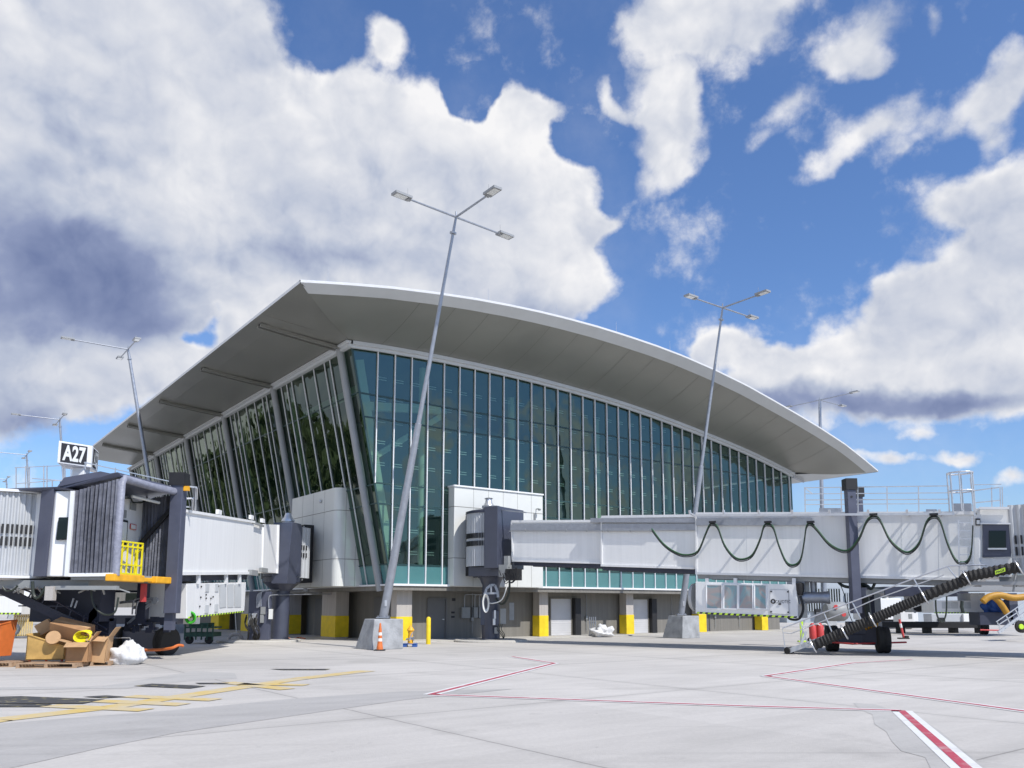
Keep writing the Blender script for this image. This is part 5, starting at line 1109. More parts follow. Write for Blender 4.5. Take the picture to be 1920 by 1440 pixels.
n2 = Vector((e2.y,-e2.x,0)).normalized(); ed2 = e2.normalized(); f0_ = pa_ + e1 + ed2*.15 + n2*.004
m_ = MB(); m_.prism([v3(f0_,zb_+.06),v3(f0_+ed2*.85,zb_+.06),v3(f0_+ed2*.85,zt_-.06),v3(f0_,zt_-.06)], n2*.012); fp = m_.build('sign_face','ink',bx_)
text_mesh('lettering','A27', v3(f0_+ed2*.05,zb_+.10)+n2*.014, ed2, (0,0,1), zt_-zb_-.20, .75, 'lens', fp, bold=.035, thick=.006)
m_ = MB(); pm = pa_ + e1*.62 + e2*.4; m_.obox(v3(pm,5.95), (.2,0,0),(0,.2,0),(0,0,zb_-5.95)); m_.build('sign_post','white_trim',SG,bevel=.02)
# hanging air unit left
U = thing('air_conditioning_unit', (-12.9,33.5,1.4), 'white hanging air unit with vent panels under the left bridge, green hose at its end', 'air unit', 'air units hung under the bridges')
q = [lb(350,1160,-.1), lb(458,1147.5,-.1), lb(461.5,1092,-.1), lb(350,1094,-.1)]; dv = -LNV*1.7; 
m_ = MB(); m_.hexa([q[0],q[1],q[1]+dv,q[0]+dv],[q[3],q[2],q[2]+dv,q[3]+dv]); ca = m_.build('casing','white_paint',U,bevel=.02)
for x0,x1 in ((412,424),(427,438),(440,452)):
    a = [lb(x0,1139+ (424-x0)*.05,-.085), lb(x1,1138,-.085), lb(x1,1095,-.085), lb(x0,1096,-.085)]; m_ = MB(); m_.prism(a, LNV*.01); m_.build('grille','frieze',U)
m_ = MB()
for x,y,hx,hy in ((389,1102,3,8),(407,1102,3,8),(388,1142,3,7),(406,1140,3,8)): m_.obox(lb(x,y,-.08), LDV*.2, LNV*.01, (0,0,.15))
m_.m = 1
for x,y in ((377,1100),(409,1099),(376,1120),(374,1137),(386,1115),(395,1122),(394,1133),(386,1122),(399,1119)): c = lb(x,y,-.09); m_.cyl(c, c+LNV*.03, .035, n=8)
m_.build('control_panel',['frieze','ink'],U)
m0 = MB(); m1 = MB(); hazard(m0, m1, lb(352,1159.5,-.09), lb(457,1147.8,-.09), .06, LNV*.008, 40); n0 = len(m0.v); m0.v += m1.v; m0.f += [[i+n0 for i in f] for f in m1.f]; m0.mi += [1]*len(m1.f); m0.build('hazard_stripe',['ink','label_lime'],ca)
m_ = MB()
for px in (372,424,449): m_.bar(lb(px,1078,-.05), lb(px,1094,-.05), .1,.2,up=LDV)
m_.build('hanger','white_trim',U)
for x, y in ((304,1126),(334,1124)):
    m_ = MB(); c = P(x,y,30.9); m_.lathe(c, (0,-1,0), [(-.3,.26),(0,.26),(.02,.2),(-.25,.18)], 20); m_.build('air_outlet','galvanized',U,smooth=True)
m_ = MB(); a = P(284,1090,31.2); b = P(350,1170,31.2); m_.box((a.x,31.2,b.z),(b.x+.35,31.6,a.z)); m_.build('end_casing','white_panel',U,bevel=.02)
m_ = MB(); hose(m_, [P(335,1092,30), P(343,1096,30), P(346,1115,30), P(346,1150,30.2)], .05); m_.build('power_cable','cable',U,smooth=True)
m_ = MB(); 
for k in range(5): m_.tube([P(357+(9.5-k*.7)*math.cos(R(a)),1158+(10.5-k*.6)*math.sin(R(a)),30.1+.04*k) for a in range(0,360,20)], .032, 6, closed=True)
solo(m_,'hose_coil','hose_green','bright green coiled hose hanging from the left air unit','hose coil',smooth=True)
# ------------------------------------------------------------------ small apron objects
def scl(px, py): return 1545.0 / G(px, py).y      # pixels per metre at a ground point
# traffic cone
c = G(712, 1220); CN = thing('traffic_cone', c, 'tall orange and white traffic cone in front of the concrete pole block', 'traffic cone')
m_ = MB(); m_.hexa([c+Vector((x,y,0)) for x,y in ((-.22,-.2),(.22,-.2),(.22,.2),(-.22,.2))],[c+Vector((x,y,.05)) for x,y in ((-.2,-.18),(.2,-.18),(.2,.18),(-.2,.18))]); m_.build('base','rubber',CN,bevel=.01)
zs = [(.05,.135),(.15,.125),(.3,.10),(.38,.098),(.5,.085),(.62,.083),(.74,.07),(.84,.066),(.95,.05),(1.1,.035),(1.13,.01)]
m_ = MB()
for i,(z,r) in enumerate(zs[:-1]): m_.m = 1 if i in (3,5) or i == 4 and False else 0; m_.cyl(c+Vector((0,0,z)), c+Vector((0,0,zs[i+1][0])), r, zs[i+1][1], 20)
m_.build('cone_body',['orange','stripe_white'],CN,smooth=True)
# bollard
c = G(803,1208); m_ = MB(); m_.lathe(c,(0,0,1),[(0,.11),(1.22,.11),(1.29,.07),(1.31,.01)],20); solo(m_,'bollard','yellow_paint','slim yellow bollard standing in front of the grey door','bollard',smooth=True)
# tool bundle on blue pallet
c = G(768,1213); m_ = MB()
for dx in (-.22,.22): m_.box((c.x+dx-.1,c.y-.1,0),(c.x+dx+.1,c.y+.35,.12))
m_.box((c.x-.32,c.y-.12,.12),(c.x+.32,c.y+.38,.15)); solo(m_,'pallet','blue_paint','small blue pallet on the ground beside the concrete pole block','pallet',bevel=.01)
HY = thing('pump_unit', (c.x,c.y,.15), 'yellow and orange pump unit with conical cap standing on the small blue pallet', 'pump')
m_ = MB(); m_.lathe((c.x+.02,c.y+.1,.15),(0,0,1),[(0,.13),(.25,.12),(.42,.1),(.55,.13),(.58,.17),(.62,.16),(.78,.05),(.84,.01)],14); m_.build('housing','orange_yellow',HY,smooth=True)
m_ = MB(); random.seed(2)
for k in range(5): m_.cyl((c.x+random.uniform(-.2,.22),c.y-.02,.15+random.random()*.3),(c.x+random.uniform(-.2,.22),c.y+.05,.3+random.random()*.35),.035,n=8)
m_.build('fittings','galvanized',HY)
# round concrete pads round the pedestals
for cx_, cy_, lbx in ((rl(0,0,0).x, rl(0,0,0).y, 1.9), (-13.0, 42.6, 2.1)):
    m_ = MB(); m_.lathe((cx_,cy_,0),(0,0,1),[(0,lbx),(.07,lbx),(.11,lbx-.06),(.115,.01)],40); tag(m_.build('concrete_pad','walk_concrete'),kind='structure')
# white tarp heap and pipe rack
def lump(c, sx, sy, sz, seed, name, m, label, cat, rough=.25, sub=3, par=None):
    bm = bmesh.new(); bmesh.ops.create_icosphere(bm, subdivisions=sub+1, radius=1)
    rnd = random.Random(seed); ph = [rnd.uniform(0,6.28) for _ in range(9)]
    for v in bm.verts:
        p = v.co; k = 1 + rough*(math.sin(p.x*4+ph[0])*math.cos(p.y*5+ph[1])*.6 + math.sin(p.z*7+ph[2]+p.x*3)*.35 + math.sin(p.x*13+p.y*11+ph[3])*.22 + math.sin(p.z*17+p.y*9+ph[4])*.15)
        v.co = Vector((p.x*sx*k, p.y*sy*k, max(-.02, (p.z+.55)*sz*.65*k)))
    mb = MB(); mb.v = [v.co + Vector(c) for v in bm.verts]; mb.f = [[v.index for v in f.verts] for f in bm.faces]; mb.mi = [0]*len(mb.f); bm.free()
    if par: return mb.build(name, m, par, smooth=False)
    o = solo(mb, name, m, label, cat); o.data.polygons.foreach_set('use_smooth',[True]*len(o.data.polygons)); return o
c = P(1130,1192,49); lump((c.x,49,.05),.62,.4,.55,4,'tarpaulin','bag_white','crumpled white tarpaulin heap lying against the grey wall','tarpaulin',.45)
RK = thing('pipe_rack',(P(1111,1192,49.3).x,49.3,.06),'small grey rack of upright pipes next to the crumpled white tarpaulin','pipe rack')
m_ = MB()
for k in range(4): x = P(1106+k*3.6,1192,49.3).x; m_.cyl((x,49.3,.06),(x,49.3,1.18),.03,n=6)
m_.build('pipe','galvanized',RK); m_ = MB(); m_.box((P(1104,1192,49.3).x,49.25,.06),(P(1119,1192,49.3).x,49.5,.14)); m_.box((P(1104,1192,49.3).x,49.34,.8),(P(1119,1192,49.3).x,49.38,.86)); m_.build('rack_frame','grey_post',RK)
# --- junk group at lower left
def opallet(name, c, sx, sy, rot, label):
    c = Vector(c); X = Vector((math.cos(R(rot)),math.sin(R(rot)),0)); Y = Vector((-X.y,X.x,0)); t = thing('pallet', c, label, 'pallet')
    m_ = MB()
    for k in range(6): y = -sy/2 + .06 + k*(sy-.12)/5; m_.obox(c+Y*y+Vector((0,0,.125)), X*sx/2, Y*.05, (0,0,.011))
    m_.build('deck_boards','pallet_wood',t); m_ = MB()
    for k in (-1,0,1): m_.obox(c+X*k*(sx/2-.05)+Vector((0,0,.068)), X*.045, Y*sy/2, (0,0,.045)); m_.obox(c+Y*k*(sy/2-.05)+Vector((0,0,.011)), X*sx/2, Y*.05, (0,0,.011))
    m_.build('stringers','pallet_wood',t)
opallet('pallet', G(90,1252)+Vector((0,.3,0)), 1.7, 1.0, 4, 'wooden pallet under the yellow hopper and cardboard boxes')
opallet('pallet', G(170,1248)+Vector((0,.3,0)), 1.1, .9, 12, 'wooden pallet under the open cardboard box')
opallet('pallet', G(-5,1250)+Vector((0,.3,0)), 1.1, 1.0, 0, 'wooden pallet under the orange bin at the left edge')
def hopper(name, pf, Y, dep, mats, label, cat, legs=True):
    tl, tr, br, bl = [P(x, y, Y) for x, y in pf]; dv = Vector((.12, dep, 0)); t = thing(name, ((bl.x+br.x)/2, Y, .14), label, cat)
    m_ = MB(); th = .04; o_ = [bl, br, tr, tl]
    m_.hexa([bl, br, br+dv*.8, bl+dv*.8],[bl+Vector((0,0,.04)), br+Vector((0,0,.04)), br+dv*.8+Vector((0,0,.04)), bl+dv*.8+Vector((0,0,.04))])
    iy = Vector((0,th,0))
    m_.hexa([bl,br,br+iy,bl+iy],[tl,tr,tr+iy,tl+iy]); b2 = [bl+dv*.8, br+dv*.8, tr+dv+Vector((0,0,.12)), tl+dv+Vector((0,0,.05))]
    m_.hexa([b2[0],b2[1],b2[1]+iy,b2[0]+iy],[b2[3],b2[2],b2[2]+iy,b2[3]+iy])
    ix = Vector((th,0,0)); m_.hexa([bl,bl+ix,b2[0]+ix,b2[0]],[tl,tl+ix,b2[3]+ix,b2[3]]); m_.hexa([br-ix,br,b2[1],b2[1]-ix],[tr-ix,tr,b2[2],b2[2]-ix])
    bd_ = m_.build('tub', mats, t, bevel=.012); m_ = MB(); m_.tube([tl,tr,b2[2],b2[3]], .03, 8, closed=True); m_.build('rim', mats, t, smooth=True)
    if legs:
        for q in (bl+ix*2, (bl+br)/2, br-ix*3):
            m_ = MB(); m_.cyl(Vector((q.x,q.y+.1,.14)), Vector((q.x,q.y+.1,q.z)), .035, n=8); m_.build('caster','red_plastic',t)
    return t
HOP = hopper('hopper', ((51,1190),(122,1212),(120,1237),(47,1238)), 25.3, .95, 'hopper_yellow', 'dusty yellow tipping hopper heaped with packaging on a pallet','hopper')
for ch in HOP.children:
    if ch.name.startswith(('tub','rim')): ch.data.materials[0] = MATS['cardboard_light'] if False else ch.data.materials[0]
hopper('bin', ((-70,1172),(2,1171),(-4,1231),(-54,1232)), 25.4, .6, 'orange', 'orange bin cut off by the left picture edge','bin', False)
def carton(name, c, sx, sy, sz, rz, ry, label, m='cardboard', flaps=False, tape=True, rx=0):
    c = Vector(c); M = Matrix.Rotation(R(rz),4,'Z') @ Matrix.Rotation(R(ry),4,'Y') @ Matrix.Rotation(R(rx),4,'X'); X, Y, Z = [(M @ Vector(v)) for v in ((1,0,0),(0,1,0),(0,0,1))]
    t = thing(name, c, label, 'cardboard box'); m_ = MB(); cc_ = c + Vector((0,0,0))
    if flaps:
        th = .015
        for s in (-1,1): m_.obox(cc_+X*s*(sx/2), X*th/2, Y*sy/2, Z*sz/2); m_.obox(cc_+Y*s*(sy/2), X*(sx/2-th), Y*th/2, Z*sz/2)
        m_.obox(cc_-Z*(sz/2), X*sx/2, Y*sy/2, Z*th/2)
    else: m_.obox(cc_, X*sx/2, Y*sy/2, Z*sz/2)
    b = m_.build('box_body', m, t, bevel=.008)
    if flaps:
        for s, an in ((-1,35),(1,60)):
            m_ = MB(); d = (X*s*math.cos(R(an)) + Z*math.sin(R(an)) * (.4 if s<0 else 1)); e_ = cc_+X*s*sx/2+Z*sz/2; m_.obox(e_+d*.18, d*.18, Y*sy/2, d.cross(Y)*.006); m_.build('flap','cardboard_light',t)
        m_ = MB(); d = (-Y*.9 - Z*.35).normalized(); e_ = cc_-Y*sy/2+Z*sz/2; m_.obox(e_+d*.17, X*sx/2, d*.17, d.cross(X)*.006); m_.build('flap','cardboard_light',t)
    elif tape:
        m_ = MB(); m_.obox(cc_+Z*(sz/2+.002), X*sx/2, Y*.04, Z*.002); m_.obox(cc_-X*(sx/2+.002), X*.002, Y*.04, Z*sz/2); m_.build('tape','stripe_white' if m!='cardboard' else 'cardboard_light',t)
    return t
cz = P(136,1181,25.7); carton('cardboard_box', cz, 1.2, .5, .42, -8, 12, 'long closed brown cardboard box lying tilted on top of the heap', rx=22)
carton('cardboard_box', P(150,1222,25.2), .62, .6, .58, 14, 0, 'open brown cardboard box with a folded front flap below the yellow hose', flaps=True)
carton('cardboard_box', P(187,1217,25.7), .55, .55, .78, 10, 4, 'tall open cardboard box beside the white sack', 'cardboard_light', flaps=True)
carton('cardboard_box', P(84,1176,26.0), .42, .34, .36, 20, -32, 'small pale box tipped up at the back of the hopper', 'cardboard_light')
m_ = MB(); d = Vector((.25,-1,.35)); m_.lathe(P(100,1196,25.2), d, [(-.04,.20),(0,.215),(.03,.215),(.05,.2)], 28); solo(m_,'round_lid','cardboard_light','round pale lid leaning on the tilted cardboard box','lid',smooth=True)
m_ = MB(); c0 = P(156,1194,25.2)
for k in range(9): m_.tube([c0 + Vector(((.25-.012*k)*math.cos(R(a)), -.08+.035*k+.02*math.sin(R(a*3+k*40)), (.17-.01*k)*math.sin(R(a))+.012*k)) for a in range(0,360,20)], .017, 6, closed=True)
solo(m_,'hose_coil','safety_yellow','yellow coiled hose lying on the open cardboard box','hose coil',smooth=True)
c = G(229,1247); lump((c.x,c.y+.35,.02),.50,.40,.62,8,'white_sack','bag_white','full white woven sack on the ground beside the cardboard boxes','sack',.22)
m_ = MB(); m_.tube([P(205,1196,27.3),P(243,1196,27.3),P(258,1218,26.9),P(264,1229,26.6)],.018,6); m_.tube([P(205,1196,27.3),P(206,1226,27.3)],.018,6); m_.tube([P(243,1196,27.3),P(244,1224,27.3)],.018,6); solo(m_,'folding_stand','alu','thin bent metal stand frame behind the white sack','stand')
m_ = MB(); m_.bar(G(130,1250)+Vector((0,.3,.16)),G(205,1240)+Vector((0,.1,.2)),.12,.03); solo(m_,'plank','orange_yellow','loose yellow strip lying on the pallet under the boxes','strip')
# green cart, arch, stacked things left of pedestal
GC = thing('equipment_cart', P(372,1196,40), 'dark green wheeled equipment cart parked under the left air unit','equipment cart')
m_ = MB(); a = P(346,1196,40); b = P(400,1163,40); m_.box((a.x,40,.35),(b.x,41.2,.55)); m_.box((a.x,40,.75),(b.x,41.2,.82)); 
for k in range(6): x = a.x+(b.x-a.x)*k/5; m_.box((x-.03,39.98,.2),(x+.03,40.04,.95))
m_.box((a.x+.1,40.2,.8),(b.x-.3,41,1.0)); m_.build('cart_body','green_dark',GC)
for x in (a.x+.2,b.x-.2): wheel(GC,(x,40.1,.2),(0,1,0),.2,.1)
m_ = MB(); c = P(441,1204,43); m_.tube([Vector((c.x+.36*math.cos(R(q)),43,.36*math.sin(R(q))+.02)) for q in range(0,181,15)],.09,8); solo(m_,'pipe_arch','pier_concrete','half round grey pipe arch standing beside the left pedestal','pipe arch',smooth=True)
m_ = MB(); m_.cyl(P(441,1150,43.2),P(444,1198,43.2),.02,n=6); solo(m_,'pole_rod','alu','thin upright rod behind the grey pipe arch','rod')
m_ = MB(); random.seed(14); hose(m_,[G(522,1199),G(535,1196)+Vector((0,0,.05)),G(548,1199),G(560,1196),G(572,1198)],.05); solo(m_,'hose','orange','orange hose lying on the ground beside the left pedestal','hose',smooth=True)
# items far left under the bridge
U = thing('air_conditioning_unit', P(20,1150,46), 'white air unit behind the left bridge stair at the picture edge','air unit','air units hung under the bridges')
a = P(-60,1152,46); b = P(42,1118,46); m_ = MB(); m_.box((a.x,46,a.z),(b.x,47.5,b.z)); m_.build('casing','white_paint',U,bevel=.02)
m0 = MB(); m1 = MB(); hazard(m0,m1,Vector((a.x,45.99,a.z)),Vector((b.x,45.99,a.z)),.09,Vector((0,-.01,0)),26); n0 = len(m0.v); m0.v += m1.v; m0.f += [[i+n0 for i in f] for f in m1.f]; m0.mi += [1]*len(m1.f); m0.build('hazard_stripe',['ink','label_lime'],U)
m_ = MB(); m_.box((-27.6,46.5,b.z),(-27.3,47,4.2)); m_.box((-30,46.5,b.z),(-29.7,47,4.2)); m_.build('hanger','white_trim',U)
BR = thing('barrier_rack', P(45,1175,47), 'rack of upright yellow green barrier poles behind the orange bin','barrier rack')
for k in range(9): m_ = MB(); x = P(26+k*4.2,1176,47).x; m_.cyl((x,47,.15),(x,47,1.55),.05,n=8); m_.build('barrier_pole','label_olive' if False else 'line_yellow',BR)
m_ = MB(); x = P(22,1176,47).x; m_.box((x,47.1,.1),(x+1.4,47.3,.22)); m_.box((x,47.1,1.2),(x+1.4,47.2,1.28)); m_.build('rack_frame','dark_navy',BR)
m_ = MB(); c = P(27,1180,30); m_.tube([c+Vector((.16*math.cos(R(q)),0,.16*math.sin(R(q)))) for q in range(0,360,20)],.055,8,closed=True); solo(m_,'flange_ring','lens','grey metal ring leaning behind the orange bin','ring',smooth=True)

# ------------------------------------------------------------------ things far behind the right bridge
FB = thing('far_concourse', P(1650,1160,92), 'distant pale concourse wall with dark glass strips seen under the right bridge','concourse')
def fbox(x0,y0,x1,y1,Y,dep,name,m,par,bv=0):
    a = P(x0,y1,Y); b = P(x1,y0,Y); q = MB(); q.box((a.x,Y,a.z),(b.x,Y+dep,b.z)); return q.build(name,m,par,bevel=bv)
fb = fbox(1476,1088,1760,1172,92,14,'wall','far_wall',FB); fbox(1476,1172,1760,1180,93,10,'plinth','wall_grey',FB)
def fwin(x0,y0,x1,y1,k):
    w_ = fbox(x0,y0,x1,y1,91.9,.09,'window','glass_side',FB); m_ = MB()
    for i in range(k+1): x = P(x0+(x1-x0)*i/k,y0,91.85).x; m_.box((x-.05,91.75,P(0,y1,91.85).z),(x+.05,91.9,P(0,y0,91.85).z))
    m_.build('mullion','far_wall',w_); fbox(x0,y0,x1,y1,91.995,.001,'blind','interior_grey',w_)
fbox(1760,1103,2020,1172,96,8,'wall','far_wall',FB)
LC = thing('service_building', P(150,1140,95), 'low grey distant building under the left bridge','building')
fbox(-80,1101,352,1139,95,10,'wall','wall_grey',LC); fbox(-82,1099,354,1101.5,94.8,10.4,'roof','far_wall',LC)
for k in range(7): fbox(-40+k*55,1112,-15+k*55,1128,94.9,.12,'window','cab_glass',LC)
fwin(1513,1104,1575,1146,13); fwin(1586,1112,1597,1140,3); fwin(1623,1111,1650,1127,5)
fbox(1530,1142,1585,1152,91.5,.4,'canopy','black',FB)
def truck(name, x0, x1, ytop, ybase, Y, label, m='white_paint', cabside=1, cat='truck'):
    a = P(x0,ybase,Y); b = P(x1,ytop,Y); zb = 0; h = b.z; ln = b.x-a.x; t = thing(name,((a.x+b.x)/2,Y,0),label,cat)
    m_ = MB(); c0 = a.x + (0 if cabside>0 else ln*.28); c1 = c0+ln*.7; m_.box((c0,Y,.75),(c1,Y+2.2,h)); m_.build('cargo_body',m,t,bevel=.05)
    d0 = c1+.05 if cabside>0 else a.x; d1 = b.x if cabside>0 else c0-.05
    fx = d1 if cabside>0 else d0; bx_ = d0 if cabside>0 else d1
    poly = [(bx_,.6),(fx,.6),(fx,1.25),(fx+(bx_-fx)*.3,1.95 if h>2 else h*.9),(bx_,2.0 if h>2.05 else h*.95)]
    m_ = MB(); m_.prism([(x,Y+.05,z) for x,z in poly],(0,2.1,0)); cb_ = m_.build('cab',m,t,bevel=.04)
    m_ = MB(); m_.prism([(x,Y+.03,z) for x,z in ((bx_+(fx-bx_)*.2,1.3),(fx+(bx_-fx)*.12,1.3),(fx+(bx_-fx)*.34,1.8),(bx_+(fx-bx_)*.2,1.8))],(0,.03,0)); m_.build('window','cab_glass',cb_)
    m_ = MB(); m_.box((a.x+.1,Y+.2,.5),(b.x-.1,Y+2.0,.72)); m_.build('chassis','black',t)
    for x in (a.x+ln*.18,b.x-ln*.18): wheel(t,(x,Y+.15,.45),(0,1,0),.45,.28)
    return t
truck('service_truck',1621,1720,1122,1165,66,'white service truck parked far behind the ribbed hose')
truck('van',1398,1456,1150,1176,70,'white van seen under the hanging air unit', cat='van', cabside=-1)
# grey tank machine and red extinguishers
TM = thing('tank_cart', P(1577,1178,44), 'grey round-ended tank cart behind the sloping handrail','tank cart')
a = P(1556,1178,44); b = P(1596,1133,44); m_ = MB(); m_.lathe(((a.x),44.6,(a.z+b.z)/2+.25),(1,0,0),[(0,.1),(.05,.42),(.2,.52),(b.x-a.x-.2,.52),(b.x-a.x-.05,.42),(b.x-a.x,.1)],24); m_.build('tank','electric_grey',TM,smooth=True)
m_ = MB(); m_.box((a.x,44.2,.35),(b.x,45.0,.5)); m_.build('frame','black',TM)
for x in (a.x+.25,b.x-.25): wheel(TM,(x,44.25,.3),(0,1,0),.3,.15)
m_ = MB(); 
for p in ((1567,1138),(1582,1152)): c = P(*p,44.05); m_.lathe(c,(0,-1,0),[(0,.12),(.03,.12)],12)
m_.build('marking_disc','red_plastic',TM)
for x, lb_ in ((1524,'red wheeled extinguisher left of two behind the sloping handrail'),(1538,'red and white wheeled extinguisher nearest the grey tank cart')):
    t = thing('wheeled_extinguisher', P(x,1186,40), lb_, 'extinguisher'); c = P(x,1186,40); c.z = 0
    m_ = MB(); m_.lathe(c+Vector((0,0,.1)),(0,0,1),[(0,.14),(.05,.17),(.75,.17),(.85,.1),(.9,.05)],16); m_.build('cylinder','red_plastic',t,smooth=True)
    m_ = MB(); m_.tube(smoothpts([c+Vector((.05,-.1,.95)),c+Vector((.3,-.1,.9)),c+Vector((.32,-.1,.3)),c+Vector((.2,-.1,.15))],5),.03,6); m_.build('hose','stripe_white',t)
    wheel(t,c+Vector((-.2,0,.15)),(1,0,0),.15,.06); wheel(t,c+Vector((.2,0,.15)),(1,0,0),.15,.06)
m_ = MB(); a = P(1503,1183,42); m_.box((a.x-.05,42,.05),(a.x+.1,42.1,1.05)); m_.box((a.x-.18,41.9,.02),(a.x+.2,42.2,.08)); solo(m_,'marker_post','label_lime','short lime marker post under the hanging air unit end','marker post')
# fallen-looking red delineator
c = G(1692,1198); DL = thing('delineator', c, 'slim red delineator post leaning on its dark base','delineator')
m_ = MB(); m_.box((c.x-.2,c.y-.2,0),(c.x+.32,c.y+.2,.07)); m_.box((c.x+.12,c.y-.12,.07),(c.x+.32,c.y+.12,.18)); m_.build('base','rubber',DL,bevel=.01)
m_ = MB(); m_.tube([c+Vector((.08,0,.07)),c+Vector((-.05,0,.8)),c+Vector((-.1,0,1.08))],.06,10); m_.m=1; m_.cyl(c+Vector((-.02,-.005,.62)),c+Vector((-.06,-.005,.85)),.064,n=10); m_.build('post',['red_plastic','stripe_white'],DL,smooth=True)
# black beam barrier
m_ = MB(); a = P(1646,1177,56); b = P(1845,1166,56); m_.box((a.x,56,.35),(b.x,57.2,b.z)); 
for k in range(5): x = a.x+(b.x-a.x)*k/4; m_.box((x-.15,56.2,0),(x+.15,57,.36))
solo(m_,'beam','black','long low black beam on blocks behind the delineator','beam',bevel=.02)
# low white generators behind the beam
for x0,x1,y0,lb_ in ((1690,1714,1147,'low white generator box directly behind the red delineator'),(1808,1832,1151,'low white generator box beside the far bridge wheels')):
    t = thing('generator', P((x0+x1)/2,1166,60), lb_, 'generator'); fbox(x0,y0,x1,1178,60,1.2,'housing','white_paint',t,.03); fbox(x0+14,y0+4,x0+20,y0+13,59.98,.03,'vent','electric_grey',t)
t = thing('generator', P(1780,1166,60), 'wide grey generator between the white boxes behind the black beam', 'generator'); fbox(1748,1151,1806,1178,60.2,1.2,'housing','corrugated',t,.03); fbox(1760,1158,1772,1166,60.1,.1,'vent','black',t)
# far bridge: undercarriage, air unit, yellow ducts
FB2 = thing('boarding_bridge', P(1850,1189,50), 'undercarriage of the next boarding bridge with yellow ducts at the right edge','boarding bridge','passenger boarding bridges')
wheel(FB2,Vector((*G(1850,1190).xy,.55))+Vector((0,.3,0)),(.95,-.3,0),.55,.45)
fbox(1838,1148,1900,1172,50,1.2,'bogie','dark_navy',FB2,.03); m_ = MB(); c = P(1899,1112,50); m_.box((c.x-.25,50,.8),(c.x+.25,50.5,c.z)); m_.build('lift_column','purple_blue',FB2)
fbox(1660,1100,1815,1118,54,2.5,'tunnel','dark_navy',FB2); fbox(1800,1086,1990,1108,50,3,'tunnel','grey_post',FB2)
m_ = MB(); hose(m_,[P(1843,1128,49.5),P(1855,1119,49.5),P(1875,1116,49.5),P(1900,1121,49.5),P(1930,1118,49.5)],.2,6,12); hose(m_,[P(1862,1118,49.6),P(1875,1130,49.6),P(1888,1150,49.6)],.18,6,12); m_.build('air_duct','duct_yellow',FB2,smooth=True)
m_ = MB(); hose(m_,[P(1754,1112,48),P(1756,1150,48),P(1766,1166,48),P(1774,1150,48),P(1775,1112,48)],.05); m_.tube([P(1804,1127,48),P(1803,1138,48),P(1806,1149,48)],.1,8); m_.build('power_cable','cable',FB2,smooth=True)
m_ = MB(); m_.tube([P(1838,1181,48.8),P(1880,1182,48.8)],.04,6); m_.build('guard_rail','red_plastic',FB2)
U = thing('air_conditioning_unit', P(1800,1150,52), 'white air unit with black and yellow lower edge behind the ribbed hose','air unit','air units hung under the bridges')
fbox(1752,1126,1848,1149,52,1.6,'casing','white_paint',U,.02); fbox(1821,1112,1847,1127,52,1.6,'casing_top','white_paint',U,.02)
for x0,x1 in ((1767,1774),(1777,1782),(1784,1796),(1805,1820)): fbox(x0,1129,x1,1141,51.97,.03,'grille','frieze',U)
m0 = MB(); m1 = MB(); hazard(m0,m1,P(1752,1150,51.98),P(1848,1150.5,51.98),.07,Vector((0,-.01,0)),34); n0 = len(m0.v); m0.v += m1.v; m0.f += [[i+n0 for i in f] for f in m1.f]; m0.mi += [1]*len(m1.f); m0.build('hazard_stripe',['ink','label_lime'],U)
U = thing('blower_unit', P(1730,1145,55), 'grey blower unit with two round dark openings behind the ribbed hose','blower')
fbox(1712,1108,1750,1148,55,1.2,'casing','corrugated',U,.03)
for x in (1722,1741): m_ = MB(); m_.lathe(P(x,1135,54.98),(0,-1,0),[(0,.42),(.06,.42)],20); m_.build('opening','black',U)
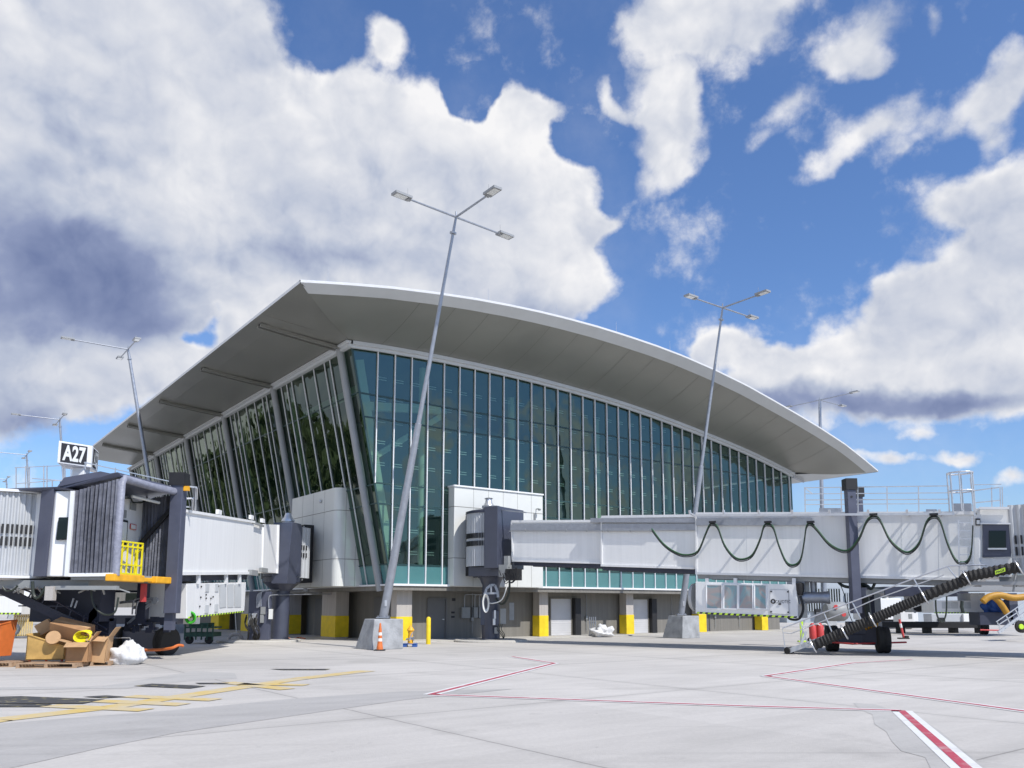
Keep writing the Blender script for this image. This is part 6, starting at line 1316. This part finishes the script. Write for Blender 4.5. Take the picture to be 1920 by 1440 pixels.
m_ = MB(); m_.prism([P(1665,1103,58),P(1690,1111,58),P(1692,1117,58),P(1666,1122,58)],(0,1,0)); m_.m = 1; m_.box((P(1661,1100,58).x,58,P(1661,1122,58).z),(P(1665,1100,58).x,58.3,P(1665,1102,58).z)); solo(m_,'hopper_spout',['electric_grey','white_trim'],'grey tapered spout above the white service truck','spout')
# passenger stair trolley at right edge
PS = thing('passenger_stair', G(1880,1190), 'small aluminium access stair with lime wheel hub at the right edge','access stair')
m_ = MB()
for dy in (0,1.0):
    m_.bar(P(1872,1186,43+dy),P(1935,1140,43+dy),.08,.14)
for k in range(9): m_.bar(P(1874+k*7,1183-k*5,43),P(1874+k*7,1183-k*5,44),.25,.03)
m_.build('stair_treads','alu',PS); m_ = MB()
for dy in (0,1.0): m_.bar(P(1868,1166,43+dy),P(1940,1116,43+dy),.04,.04); m_.bar(P(1870,1173,43+dy),P(1940,1127,43+dy),.04,.04); [m_.bar(P(1870+k*17,1167-k*12,43+dy),P(1878+k*17,1184-k*12,43+dy),.04,.04) for k in range(4)]
m_.build('handrail','alu',PS); w_ = wheel(PS,P(1915,1175,42.9),(0,1,0),.32,.15); m_ = MB(); m_.lathe(P(1915,1175,42.8),(0,-1,0),[(0,.14),(.04,.12)],16); m_.build('hub','label_lime',w_)
# blue and white stowed cover beside the yellow duct
lump(P(1869,1152,51),.75,.3,.9,6,'cover_sheet','blue_paint','blue crumpled cover sheet under the yellow ducts','cover',.4)
# trees and hedge masses beyond the apron on the left, mirrored in the leaning glass
tm = MB(); random.seed(31)
for k in range(7000):
    yy = random.uniform(25,225); xx = -150 + random.gauss(0,7); hmax = 17+5*math.sin(yy*.11)+3*math.sin(yy*.31+1); z = hmax*random.random()**.6
    s_ = random.uniform(.8,2.0); n_ = Vector((random.gauss(0,1),random.gauss(0,1),random.gauss(0,1))).normalized(); u = n_.orthogonal().normalized()*s_; v = n_.cross(u).normalized()*s_*.7
    c = Vector((xx,yy,z+.3)); tm.quad(c-u-v,c+u-v,c+u*.6+v,c-u*.7+v)
tag(tm.build('treeline','leafage',recalc=False),kind='stuff')
